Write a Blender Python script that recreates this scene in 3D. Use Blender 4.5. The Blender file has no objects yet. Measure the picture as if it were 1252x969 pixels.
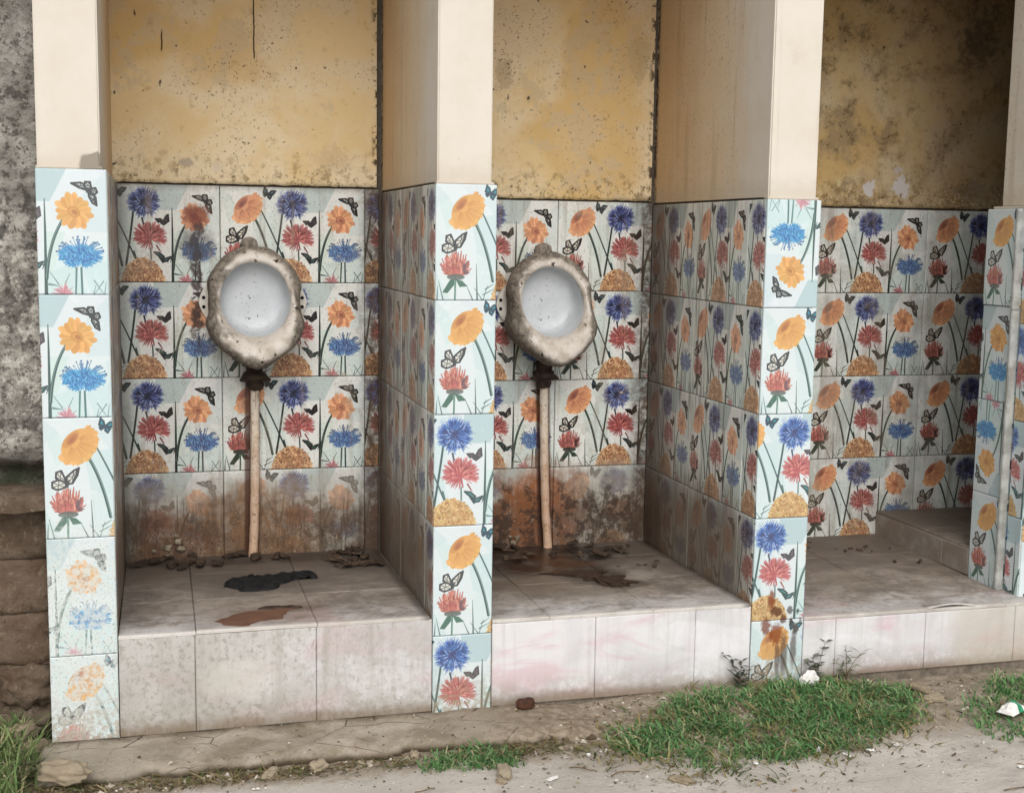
import bpy, bmesh, math, random
import numpy as np
from mathutils import Vector, Matrix, noise as mnoise
random.seed(7)
S = bpy.context.scene
COL = S.collection

# ------------------------------------------------------------------ camera
CAM = dict(x=0.2619, y=-3.3005, z=1.2666, yaw=0.2664, pitch=0.1235, roll=-0.0146, f=1583.26)
def make_camera():
    a, p, r = CAM['yaw'], CAM['pitch'], CAM['roll']
    r0 = Vector((math.cos(a), -math.sin(a), 0)); f0 = Vector((math.sin(a), math.cos(a), 0)); z = Vector((0, 0, 1))
    d = f0*math.cos(p) - z*math.sin(p); u0 = f0*math.sin(p) + z*math.cos(p)
    R = r0*math.cos(r) - u0*math.sin(r); U = r0*math.sin(r) + u0*math.cos(r)
    cd = bpy.data.cameras.new('camera'); co = bpy.data.objects.new('camera', cd); COL.objects.link(co)
    B = -d
    co.matrix_world = Matrix(((R.x, U.x, B.x, CAM['x']), (R.y, U.y, B.y, CAM['y']), (R.z, U.z, B.z, CAM['z']), (0, 0, 0, 1)))
    cd.sensor_fit = 'HORIZONTAL'; cd.sensor_width = 36; cd.lens = 36*CAM['f']/1252
    cd.clip_start = 0.05; cd.clip_end = 500
    S.camera = co
make_camera()

# ------------------------------------------------------------------ world, sun, exposure
SUN_EL, SUN_AZ = math.radians(42), math.radians(-8)     # azimuth measured from -Y (the street side) towards -X / +X
sun_dir = Vector((math.sin(SUN_AZ)*math.cos(SUN_EL), -math.cos(SUN_AZ)*math.cos(SUN_EL), math.sin(SUN_EL)))   # towards the sun
W = bpy.data.worlds.new('World'); S.world = W; W.use_nodes = True
wn = W.node_tree.nodes; wl = W.node_tree.links
for n in list(wn): wn.remove(n)
sky = wn.new('ShaderNodeTexSky'); sky.sky_type = 'NISHITA'; sky.sun_disc = False
sky.sun_elevation = SUN_EL; sky.sun_rotation = math.atan2(sun_dir.x, sun_dir.y)
sky.air_density = 1.0; sky.dust_density = 4.0; sky.ozone_density = 1.0
hsv = wn.new('ShaderNodeHueSaturation'); hsv.inputs['Saturation'].default_value = 0.22    # an overcast sky is grey
bg = wn.new('ShaderNodeBackground'); bg.inputs['Strength'].default_value = 0.15
wo = wn.new('ShaderNodeOutputWorld')
wl.new(sky.outputs[0], hsv.inputs['Color']); wl.new(hsv.outputs[0], bg.inputs['Color']); wl.new(bg.outputs[0], wo.inputs['Surface'])
sl = bpy.data.lights.new('sun', 'SUN'); sl.energy = 0.7; sl.angle = math.radians(70); sl.color = (1.0, 0.975, 0.94)
so = bpy.data.objects.new('sun', sl); COL.objects.link(so)
so.rotation_euler = (-sun_dir).to_track_quat('-Z', 'Y').to_euler()
S.view_settings.view_transform = 'Standard'; S.view_settings.look = 'None'
S.view_settings.exposure = 0.20; S.view_settings.gamma = 1.0
S.cycles.max_bounces = 8; S.cycles.diffuse_bounces = 5

# ------------------------------------------------------------------ object helpers
def lin(c):
    c = c/255.0
    return c/12.92 if c <= 0.04045 else ((c+0.055)/1.055)**2.4
def rgb(r, g, b): return (lin(r), lin(g), lin(b), 1.0)
def tag(o, label=None, cat=None, group=None, kind=None):
    if label: o['label'] = label
    if cat: o['category'] = cat
    if group: o['group'] = group
    if kind: o['kind'] = kind
    return o
def empty(name, loc=(0, 0, 0), **k):
    o = bpy.data.objects.new(name, None); COL.objects.link(o); o.location = loc
    o.empty_display_size = 0.05
    return tag(o, **k)
def link(name, me, parent=None, loc=None, **k):
    o = bpy.data.objects.new(name, me); COL.objects.link(o)
    if parent is not None:
        o.parent = parent
        pl = Vector(parent.location)
        p = parent.parent
        while p is not None: pl += Vector(p.location); p = p.parent
        o.location = (Vector(loc) if loc is not None else Vector((0, 0, 0))) - pl
    elif loc is not None: o.location = loc
    return tag(o, **k)
def mesh(name, verts, faces, mat=None, smooth=False, uvs=None):
    me = bpy.data.meshes.new(name); me.from_pydata(verts, [], faces)
    if mat: me.materials.append(mat)
    if smooth: me.polygons.foreach_set('use_smooth', [True]*len(me.polygons))
    if uvs is not None:
        ul = me.uv_layers.new(name='UVMap')
        for li, lp in enumerate(me.loops): ul.data[li].uv = uvs[lp.vertex_index]
    me.update(); return me
def fbm(x, y, z, o=4):
    return mnoise.fractal(Vector((x, y, z)), 1.0, 2.0, o)
def sstep(a, b, x):
    t = min(1, max(0, (x-a)/(b-a))); return t*t*(3-2*t)
def grid_mesh(name, P, mat, smooth=True, flip=False):
    """P: rows x cols array of points"""
    P = np.asarray(P, float); r, c, _ = P.shape
    v = P.reshape(-1, 3).tolist(); f = []
    for i in range(r-1):
        for j in range(c-1):
            a = i*c+j; q = (a, a+1, a+c+1, a+c)
            f.append(q[::-1] if flip else q)
    return mesh(name, v, f, mat, smooth)

# ------------------------------------------------------------------ node helpers
class NT:
    def __init__(s, name):
        s.m = bpy.data.materials.new(name); s.m.use_nodes = True
        s.t = s.m.node_tree; s.n = s.t.nodes; s.l = s.t.links
        for n in list(s.n): s.n.remove(n)
        s.out = s.n.new('ShaderNodeOutputMaterial'); s.b = s.n.new('ShaderNodeBsdfPrincipled')
        s.l.new(s.b.outputs[0], s.out.inputs[0]); s._pos = None
    def set(s, sock, v):
        if isinstance(v, bpy.types.NodeSocket): s.l.new(v, sock)
        else: sock.default_value = v
    def pos(s):
        if s._pos is None:
            g = s.n.new('ShaderNodeNewGeometry'); s._pos = g.outputs['Position']
            sp = s.n.new('ShaderNodeSeparateXYZ'); s.l.new(s._pos, sp.inputs[0]); s.X, s.Y, s.Z = sp.outputs
        return s._pos
    def objpos(s):
        t = s.n.new('ShaderNodeTexCoord'); return t.outputs['Object']
    def sep(s, v):
        sp = s.n.new('ShaderNodeSeparateXYZ'); s.l.new(v, sp.inputs[0]); return sp.outputs
    def rand(s):
        return s.n.new('ShaderNodeObjectInfo').outputs['Random']
    def scale(s, v, k, off=(0, 0, 0)):
        m = s.n.new('ShaderNodeMapping'); s.l.new(v, m.inputs[0]); m.inputs['Scale'].default_value = k; m.inputs['Location'].default_value = off
        return m.outputs[0]
    def noise(s, v, sc, det=4, rough=.55, dist=0):
        n = s.n.new('ShaderNodeTexNoise'); s.l.new(v, n.inputs['Vector'])
        n.inputs['Scale'].default_value = sc; n.inputs['Detail'].default_value = det
        n.inputs['Roughness'].default_value = rough; n.inputs['Distortion'].default_value = dist
        return n.outputs[0]
    def voro(s, v, sc, feat='F1', rnd=1):
        n = s.n.new('ShaderNodeTexVoronoi'); s.l.new(v, n.inputs['Vector']); n.feature = feat
        n.inputs['Scale'].default_value = sc; n.inputs['Randomness'].default_value = rnd
        return n.outputs['Distance'], n.outputs.get('Color')
    def ma(s, op, a, b=0.0, clamp=False):
        n = s.n.new('ShaderNodeMath'); n.operation = op; n.use_clamp = clamp
        s.set(n.inputs[0], a); s.set(n.inputs[1], b); return n.outputs[0]
    def mul(s, a, b): return s.ma('MULTIPLY', a, b)
    def add(s, a, b): return s.ma('ADD', a, b)
    def sub(s, a, b): return s.ma('SUBTRACT', a, b)
    def mx(s, a, b): return s.ma('MAXIMUM', a, b)
    def ss(s, v, a, b, lo=0.0, hi=1.0):
        n = s.n.new('ShaderNodeMapRange'); n.interpolation_type = 'SMOOTHSTEP'
        s.set(n.inputs[0], v)
        if a <= b: n.inputs[1].default_value, n.inputs[2].default_value, n.inputs[3].default_value, n.inputs[4].default_value = a, b, lo, hi
        else: n.inputs[1].default_value, n.inputs[2].default_value, n.inputs[3].default_value, n.inputs[4].default_value = b, a, hi, lo
        return n.outputs[0]
    def mix(s, f, a, b, mode='MIX'):
        n = s.n.new('ShaderNodeMix'); n.data_type = 'RGBA'; n.blend_type = mode
        s.set(n.inputs[0], f); s.set(n.inputs[6], a); s.set(n.inputs[7], b); return n.outputs[2]
    def blob(s, u, v, cu, cv, ru, rv, soft=.35, nz=None, amp=.8):
        a = s.ma('DIVIDE', s.sub(u, cu), ru); b = s.ma('DIVIDE', s.sub(v, cv), rv)
        d = s.ma('SQRT', s.add(s.mul(a, a), s.mul(b, b)))
        if nz is not None: d = s.add(d, s.mul(s.sub(nz, .5), amp*2))
        return s.ss(d, 1+soft, 1-soft)
    def bump(s, h, strength, dist=.01, prev=None):
        n = s.n.new('ShaderNodeBump'); s.l.new(h, n.inputs['Height'])
        n.inputs['Strength'].default_value = strength; n.inputs['Distance'].default_value = dist
        if prev is not None: s.l.new(prev, n.inputs['Normal'])
        s.l.new(n.outputs[0], s.b.inputs['Normal']); return n.outputs[0]
    def done(s, col, rough=.8, spec=.5):
        s.set(s.b.inputs['Base Color'], col); s.set(s.b.inputs['Roughness'], rough)
        s.b.inputs['Specular IOR Level'].default_value = spec
        return s.m

# ------------------------------------------------------------------ the printed tile: 450 x 300 mm of meadow flowers, drawn with numpy
PX = 2.0
TW, TH = 450, 300
class Art:
    def __init__(s):
        s.h, s.w = int(TH*PX), int(TW*PX)
        s.a = np.zeros((s.h, s.w, 3)); s.a[:] = np.array((228, 236, 236))/255.
        s.r = np.random.RandomState(3)
    def box(s, x0, y0, x1, y1):
        X0, X1 = max(0, int(x0*PX)-2), min(s.w, int(x1*PX)+3); Y0, Y1 = max(0, int(y0*PX)-2), min(s.h, int(y1*PX)+3)
        if X1 <= X0 or Y1 <= Y0: return None
        yy, xx = np.mgrid[Y0:Y1, X0:X1]
        return Y0, Y1, X0, X1, (xx+.5)/PX, (yy+.5)/PX
    def blend(s, b, al, c):
        Y0, Y1, X0, X1 = b[:4]; c = np.array(c)/255.
        s.a[Y0:Y1, X0:X1] = s.a[Y0:Y1, X0:X1]*(1-al[..., None]) + c*al[..., None]
    def cap(s, x0, y0, x1, y1, r0, r1, c, a=1.0):
        m = max(r0, r1); b = s.box(min(x0, x1)-m, min(y0, y1)-m, max(x0, x1)+m, max(y0, y1)+m)
        if b is None: return
        xx, yy = b[4], b[5]; dx, dy = x1-x0, y1-y0; L = dx*dx+dy*dy+1e-9
        t = np.clip(((xx-x0)*dx+(yy-y0)*dy)/L, 0, 1)
        d = np.hypot(xx-x0-t*dx, yy-y0-t*dy)
        s.blend(b, np.clip(.5+(r0+(r1-r0)*t-d)*PX, 0, 1)*a, c)
    def curve(s, pts, r0, r1, c, a=1.0, n=24):
        (x0, y0), (x1, y1), (x2, y2) = pts; P = []
        for i in range(n+1):
            t = i/n; P.append(((1-t)**2*x0+2*t*(1-t)*x1+t*t*x2, (1-t)**2*y0+2*t*(1-t)*y1+t*t*y2))
        for i in range(n):
            s.cap(*P[i], *P[i+1], r0+(r1-r0)*i/n, r0+(r1-r0)*(i+1)/n, c, a)
    def ell(s, cx, cy, rx, ry, rot, c, a=1.0, soft=1.0):
        m = max(rx, ry)+1; b = s.box(cx-m, cy-m, cx+m, cy+m)
        if b is None: return
        ca, sa = math.cos(rot), math.sin(rot); xx, yy = b[4]-cx, b[5]-cy
        u, v = xx*ca+yy*sa, -xx*sa+yy*ca
        d = (np.hypot(u/rx, v/ry)-1)*min(rx, ry)
        s.blend(b, np.clip(.5-d*PX/soft, 0, 1)*a, c)
    def poly(s, pts, c, a=1.0):
        xs = [p[0] for p in pts]; ys = [p[1] for p in pts]; b = s.box(min(xs), min(ys), max(xs), max(ys))
        if b is None: return
        acc = 0
        for ox in (-.25, .25):
            for oy in (-.25, .25):
                xx, yy = b[4]+ox/PX, b[5]+oy/PX; ins = np.zeros(xx.shape, bool)
                for i in range(len(pts)):
                    (x0, y0), (x1, y1) = pts[i], pts[i-1]
                    if y0 == y1: continue
                    ins ^= ((y0 > yy) != (y1 > yy)) & (xx < (x1-x0)*(yy-y0)/(y1-y0)+x0)
                acc = acc+ins.astype(float)
        s.blend(b, acc/4*a, c)
    def loop(s, pts, r, c):
        for i in range(len(pts)): s.cap(*pts[i-1], *pts[i], r, r, c)
    # ---- motifs
    def jit(s, c, d): return tuple(np.clip(np.array(c)+s.r.uniform(-d, d)+s.r.uniform(-d/3, d/3, 3), 0, 255))
    def cornflower(s, cx, cy, R):
        r = s.r
        def ray(t, q0, q1, w0, w1, c, a=1.0):
            s.cap(cx+math.cos(t)*q0, cy+math.sin(t)*q0*.96, cx+math.cos(t)*q1, cy+math.sin(t)*q1*.96, w0, w1, c, a)
        for k in range(90): ray(r.uniform(0, 6.283), R*.5, R*r.uniform(.9, 1.22), 1.6, .5, s.jit((118, 142, 196), 26), .9)
        for k in range(46):
            t = k/46*6.283+r.uniform(-.05, .05); q = R*r.uniform(.84, 1.04)
            for e in (-.10, 0, .10): ray(t+e*r.uniform(.4, 1.3), R*.55, q*r.uniform(.94, 1.04), 1.5, .7, s.jit((54, 104, 184), 24))
            ray(t, R*.2, q*.8, 1.0, 2.4, s.jit((40, 84, 158), 20))
        for k in range(60):
            t = r.uniform(0, 6.283); ray(t, R*r.uniform(.35, .6), R*r.uniform(.7, .85), 1.5, .6, s.jit((24, 44, 100), 14))
        for k in range(54):
            t = r.uniform(0, 6.283); q = R*r.uniform(.4, .72); ray(t, R*.12, q, 1.2, 1.9, s.jit((64, 118, 196), 24)); ray(t+.09, R*.14, q*.96, .8, .8, (28, 42, 98), .9)
        for k in range(40):
            t = r.uniform(0, 6.283); q0 = R*r.uniform(.2, .8); ray(t, q0, q0+R*.16, 1.2, .5, s.jit((168, 190, 232), 20))
        for k in range(26):
            t = r.uniform(0, 6.283); ray(t, R*r.uniform(0, .1), R*r.uniform(.16, .34), 1.5, .9, s.jit((36, 50, 112), 18))
    def dahlia(s, cx, cy, rx, ry):
        r = s.r; bx, by = cx, cy+ry*.25
        for lay, (q, n, col) in enumerate([(1.0, 70, (205, 122, 118)), (.92, 80, (190, 88, 88)), (.74, 34, (212, 124, 116)), (.6, 30, (176, 70, 74)), (.5, 22, (222, 140, 130)), (.34, 16, (190, 84, 84))]):
            for k in range(n):
                t = math.radians(r.uniform(-215, 35)) if lay > 1 or k % 3 else r.uniform(0, 6.283)
                w = q*r.uniform(.82, 1.06)
                ex, ey = cx+math.cos(t)*rx*w, cy+math.sin(t)*ry*w+(ry*.1 if lay > 2 else 0)
                mx_, my_ = (bx*.4+ex*.6), (by*.4+ey*.6)-ry*.08
                s.curve([(bx+(ex-cx)*.2, by), (mx_, my_), (ex, ey)], 2.6, .9, s.jit(col, 20), n=6)
        for k in range(26):
            t = math.radians(r.uniform(-190, 10)); w0, w1 = r.uniform(.15, .5), r.uniform(.55, .9)
            s.cap(cx+math.cos(t)*rx*w0, cy+math.sin(t)*ry*w0, cx+math.cos(t)*rx*w1, cy+math.sin(t)*ry*w1, .8, .4, s.jit((136, 46, 52), 14), .8)
    def dome(s, cx, rx, top):
        r = s.r; H = TH+14-top
        s.ell(cx, TH+14, rx*.98, H*.97, 0, (206, 160, 92))
        for k in range(520):
            t = r.uniform(math.pi, 2*math.pi); q = math.sqrt(r.uniform(0, 1))
            if k < 90: q = r.uniform(.94, 1.0)
            x, y = cx+math.cos(t)*rx*q, TH+14+math.sin(t)*H*q
            a = r.uniform(0, 6.283); L = r.uniform(2, 6)
            s.cap(x, y, x+math.cos(a)*L, y+math.sin(a)*L, r.uniform(2., 3.6), 1.2, s.jit((220, 182, 120) if k < 430 else (190, 142, 80), 20))
        for k in range(150):
            t = r.uniform(math.pi, 2*math.pi); q = math.sqrt(r.uniform(0, .92)); x, y = cx+math.cos(t)*rx*q, TH+14+math.sin(t)*H*q
            a = r.uniform(0, 6.283)
            s.cap(x, y, x+math.cos(a)*4, y+math.sin(a)*4, 1.0, .5, s.jit((168, 108, 50), 20), .8)
    def daisy(s, cx, cy):
        r = s.r; ps = []
        for k in range(15):
            t = k/15*6.283+.2; q = 44*r.uniform(.82, 1.1)
            ex, ey = cx+math.cos(t)*q*.98+math.sin(t)*4, cy+math.sin(t)*q*1.02+math.cos(t)*4
            ps.append((t, ex, ey))
        for t, ex, ey in ps:
            s.ell((cx+ex)/2+(ex-cx)*.1, (cy+ey)/2+(ey-cy)*.1, math.hypot(ex-cx, ey-cy)*.42, r.uniform(8.5, 11.5), t+r.uniform(-.06, .06), s.jit((234, 172, 90), 13))
            for w in (-3, 0, 3):
                s.cap(cx+math.cos(t)*14-math.sin(t)*w*.5, cy+math.sin(t)*14+math.cos(t)*w*.5, ex-math.cos(t)*7-math.sin(t)*w, ey-math.sin(t)*7+math.cos(t)*w, .5, .4, s.jit((206, 138, 62), 12), .55)
        s.ell(cx-1, cy+1, 15.5, 12.5, .6, (206, 142, 60)); s.ell(cx-1, cy+1, 12, 9, .6, (222, 158, 74)); s.ell(cx+1, cy+2, 8, 5.5, .6, (190, 122, 52))
    def daisy_side(s, cx, cy):
        r = s.r; rot = math.radians(-48)
        ca, sa = math.cos(rot), math.sin(rot)
        def loc(u, v): return cx+u*ca-v*sa, cy+u*sa+v*ca
        for k in range(34):
            t = math.radians(-18+k*216/33); q = r.uniform(.96, 1.07)
            a = loc(10*math.cos(t), 6*math.sin(t)-8); b = loc(52*math.cos(t)*q, 41*math.sin(t)*q)
            s.cap(*a, *b, 5.5, 3.0, s.jit((234, 174, 92), 12))
        s.ell(cx, cy, 46, 34, rot, (232, 170, 88))
        for k in range(60):
            t = math.radians(r.uniform(-10, 190)); a = loc(14*math.cos(t), 10*math.sin(t)-8); q = r.uniform(.6, .95); b = loc(50*math.cos(t)*q, 38*math.sin(t)*q)
            s.cap(*a, *b, .7, .3, s.jit((208, 142, 66), 14), .5)
        s.ell(*loc(0, -22), 27, 12, rot, (214, 150, 72)); s.ell(*loc(2, -20), 18, 9, rot, (196, 122, 56)); s.ell(*loc(0, -19), 10, 5, rot, (178, 104, 48))
    def thistle(s, cx, cy):
        r = s.r
        for k in range(42):
            t = math.radians(r.uniform(-168, -12)); q = r.uniform(.98, 1.32)
            ex, ey = cx+math.cos(t)*52*min(q, 1.08), cy+math.sin(t)*38*q+4
            s.cap(cx+math.cos(t)*30, cy+math.sin(t)*20, ex, ey, 1.3, .6, s.jit((88, 134, 178), 24)); s.ell(ex, ey, 1.6, 2.0, 0, s.jit((70, 104, 150), 20))
        for k in range(260):
            t = r.uniform(0, 6.283); q = r.uniform(.72, 1.04)
            s.cap(cx, cy+6, cx+math.cos(t)*52*q, cy+4+math.sin(t)*29*q, 1.8, .8, s.jit((52, 148, 204), 22))
        for k in range(120):
            t = r.uniform(0, 6.283); q0, q1 = r.uniform(.1, .6), r.uniform(.6, .95)
            s.cap(cx+math.cos(t)*50*q0, cy+4+math.sin(t)*27*q0, cx+math.cos(t)*50*q1, cy+4+math.sin(t)*27*q1, 1.1, .6, s.jit((28, 106, 176), 18), .9)
        for k in range(110):
            t = r.uniform(0, 6.283); q = math.sqrt(r.uniform(0, .8)); x, y = cx+math.cos(t)*48*q, cy+3+math.sin(t)*26*q
            s.cap(x, y, x+r.uniform(-3, 3), y-r.uniform(2, 6), .9, .5, s.jit((112, 190, 226), 18))
    def clover(s, cx, cy):
        r = s.r
        s.poly([(cx-2, cy+36), (cx-14, cy+40), (cx-34, cy+72), (cx-20, cy+74), (cx-2, cy+52)], (58, 104, 84)); s.poly([(cx+2, cy+38), (cx+20, cy+42), (cx+34, cy+56), (cx+12, cy+58)], (62, 110, 88))
        s.cap(cx+1, cy+34, cx, cy+90, 2.4, 2.4, (92, 136, 116))
        for lay, (q, n, col) in enumerate([(1.0, 34, (190, 104, 88)), (.82, 32, (216, 136, 114)), (.66, 28, (186, 88, 76)), (.5, 22, (226, 152, 130)), (.36, 16, (196, 100, 86))]):
            for k in range(n):
                t = math.radians(r.uniform(-190, 10)); w = q*r.uniform(.84, 1.08)
                ex, ey = cx+math.cos(t)*41*w, cy+18+math.sin(t)*58*w
                s.curve([(cx+math.cos(t)*10, cy+28), (cx+(ex-cx)*.8, cy+20+(ey-cy-18)*.4), (ex, ey)], 3.4, 1.3, s.jit(col, 18), n=6)
        for k in range(18):
            t = math.radians(r.uniform(-60, 10)); w = r.uniform(.7, 1.0)
            s.cap(cx+12+math.cos(t)*14, cy+22+math.sin(t)*10, cx+math.cos(t)*41*w, cy+18+math.sin(t)*46*w, 2.2, .9, s.jit((112, 78, 84), 14), .8)
        for k in range(26):
            t = math.radians(r.uniform(-185, 5)); w = r.uniform(.35, .9)
            s.cap(cx+math.cos(t)*36*w*.5, cy+22+math.sin(t)*50*w*.5, cx+math.cos(t)*38*w, cy+18+math.sin(t)*54*w, .7, .4, (128, 52, 50), .7)
        s.ell(cx+2, cy+32, 24, 8, 0.0, (84, 92, 84), .85)
    def fly(s, wings, body, col, out, halo=True, dots=True):
        for w in wings:
            if halo: s.loop(w, 4.0, (238, 242, 242))
        for w in wings:
            s.poly(w, col); s.loop(w, 2.4, out)
            cx, cy = sum(p[0] for p in w)/len(w), sum(p[1] for p in w)/len(w)
            if dots:
                for p in w: s.cap(cx, cy, cx+(p[0]-cx)*.8, cy+(p[1]-cy)*.8, .5, 1.2, out)
        s.cap(*body[0], *body[1], 2.4, 1.2, out)
def draw_tile():
    A = Art()
    def P(pts, c): A.poly(pts, c, .9 if c == (186, 208, 211) else .5)
    # pale facets of the background
    P([(0, 0), (0, 62), (38, 36)], (204, 222, 222)); P([(24, 20), (70, 86), (30, 120), (10, 60)], (206, 228, 224))
    P([(60, 0), (150, 0), (128, 44), (100, 30)], (222, 228, 232)); P([(128, 44), (165, 0), (240, 0), (190, 120)], (206, 224, 226))
    P([(94, 90), (165, 75), (205, 225), (110, 180)], (198, 222, 222)); P([(10, 120), (70, 180), (0, 230)], (216, 232, 232)); P([(110, 190), (180, 190), (180, 300), (120, 300)], (210, 230, 228))
    P([(120, 100), (190, 60), (215, 170), (160, 215)], (208, 228, 228)); P([(190, 110), (306, 110), (306, 200), (215, 225)], (230, 234, 236)); P([(246, 0), (358, 0), (318, 78), (246, 78)], (186, 208, 211))
    P([(318, 78), (358, 0), (450, 0), (450, 48), (390, 150), (330, 130)], (226, 233, 237)); P([(395, 60), (450, 0), (450, 150), (395, 150)], (203, 222, 226)); P([(420, 0), (450, 0), (450, 20)], (222, 226, 236))
    P([(306, 150), (352, 150), (330, 220), (306, 300)], (200, 228, 216)); P([(330, 215), (450, 160), (450, 300), (306, 300)], (214, 234, 234)); P([(306, 250), (370, 225), (400, 300), (306, 300)], (200, 226, 222)); P([(390, 240), (450, 215), (450, 300), (410, 300)], (200, 226, 226))
    P([(0, 225), (40, 300), (0, 300)], (204, 226, 224))
    g1, g2 = (50, 80, 76), (70, 102, 98)
    # column of the side daisy, monarch and clover
    A.curve([(100, 90), (136, 150), (154, 250)], 3.6, 3.8, g1); A.curve([(101, 89), (138, 150), (156, 250)], .8, .9, (138, 170, 160))
    A.curve([(126, 76), (158, 140), (196, 234)], 2.0, 2.4, g2)
    A.curve([(190, 84), (182, 150), (166, 248)], 2.8, 3.2, g1)
    for x0, y0, x1, y1, w in [(112, 300, 109, 205, 2.2), (126, 300, 104, 268, 1.2), (100, 300, 82, 260, 1.6), (134, 272, 156, 258, 1.6), (128, 286, 160, 270, 1.4), (20, 300, 8, 250, 1.6), (4, 300, 6, 262, 1.8), (128, 300, 140, 262, 1.0)]:
        A.cap(x0, y0, x1, y1, w, .5, g2)
    A.daisy_side(81, 67)
    A.clover(52, 208)
    o = (44, 42, 46)
    A.fly([[(52, 158), (40, 130), (28, 134), (27, 148), (40, 158)], [(50, 160), (34, 152), (18, 158), (18, 172), (30, 178), (50, 172)], [(54, 164), (52, 146), (70, 130), (82, 124), (78, 142), (66, 162)]], ((54, 170), (58, 154)), (226, 224, 212), o)
    A.cap(76, 130, 82, 124, 2.4, 1.0, o); A.cap(66, 160, 80, 128, 2.0, 1.2, o)
    t = (30, 140, 158); A.fly([[(145, 22), (132, 18), (136, 2), (143, 10)], [(146, 22), (158, 12), (170, 13), (162, 24)], [(145, 24), (136, 30), (133, 24)], [(148, 25), (158, 28), (152, 38), (146, 32)]], ((144, 16), (148, 28)), t, (14, 56, 74), False, False)
    # column of the cornflower, dahlia and yellow dome
    A.cap(216, 104, 220, 122, 3.0, 2.2, (56, 70, 96)); A.cap(240, 196, 241, 232, 2.2, 2.4, (108, 132, 124)); A.cap(258, 188, 270, 208, 2.6, 1.6, (160, 92, 90)); A.cap(190, 206, 200, 240, 2.4, 1.6, g2)
    A.cornflower(222, 55, 48)
    A.dahlia(238, 158, 54, 44)
    A.dome(216, 66, 226)
    d = (58, 52, 58); A.fly([[(278, 112), (264, 116), (256, 106), (272, 106)], [(280, 110), (288, 96), (294, 92), (296, 112), (288, 118)], [(278, 114), (286, 120), (280, 124), (272, 118)]], ((276, 116), (284, 106)), (96, 80, 86), d, True, False)
    A.fly([[(276, 228), (258, 216), (250, 208), (266, 210), (280, 222)], [(272, 230), (264, 222), (276, 240)], [(276, 230), (300, 222), (290, 236), (276, 238)]], ((268, 224), (280, 236)), (70, 140, 136), (30, 62, 66), True, False)
    # column of the open daisy and thistle
    A.cap(306, 72, 306, 140, 1.0, 2.4, g1); A.cap(306, 140, 305, 300, 2.4, 4.0, g1)
    A.curve([(347, 122), (314, 172), (307, 262)], 3.2, 3.8, g1); A.curve([(345, 124), (312, 174), (306, 262)], .7, .7, (130, 166, 156))
    A.cap(304, 232, 294, 226, 2.0, 1.2, g1); A.cap(304, 222, 298, 240, 1.6, .8, g1)
    for x0, y0, x1, y1, w in [(334, 276, 314, 246, 1.4), (348, 276, 360, 250, 1.2), (312, 276, 336, 280, 2.6), (416, 266, 438, 300, 1.2), (438, 268, 416, 300, 1.2), (414, 300, 420, 278, 1.0), (440, 300, 444, 270, 1.0)]:
        A.cap(x0, y0, x1, y1, w, .6, (112, 138, 138))
    A.cap(376, 236, 373, 298, 2.4, 2.0, (88, 130, 128)); A.cap(387, 236, 388, 300, 2.4, 2.4, (74, 118, 118))
    for k in range(44):
        a = math.radians(A.r.uniform(-172, -8)); q = A.r.uniform(.6, 1.05)
        A.cap(345, 302, 345+math.cos(a)*27*q, 302+math.sin(a)*27*q, 2.0, .8, A.jit((214, 152, 162), 22))
    A.daisy(374, 101)
    A.thistle(385, 204)
    b = (22, 30, 30)
    A.fly([[(404, 50), (386, 44), (368, 34), (390, 32), (402, 38)], [(408, 50), (398, 40), (400, 30), (412, 30), (414, 42)], [(412, 52), (414, 46), (424, 44), (428, 54), (420, 62)], [(408, 54), (424, 66), (426, 86), (416, 80), (408, 64)]], ((404, 54), (414, 46)), (206, 210, 206), b)
    A.cap(384, 40, 368, 34, 2.6, 1.0, b); A.cap(420, 72, 425, 87, 3.2, 1.0, b)
    n = A.r.normal(0, .012, A.a.shape[:2])
    return np.clip(A.a+n[..., None], 0, 1)
def tile_image():
    a = draw_tile()[::-1]
    im = bpy.data.images.new('flower_print', a.shape[1], a.shape[0], alpha=False)
    px = np.ones((a.shape[0], a.shape[1], 4), np.float32); px[..., :3] = a
    im.pixels.foreach_set(px.ravel()); im.update(); im.pack()
    return im
IMG = tile_image()

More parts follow.
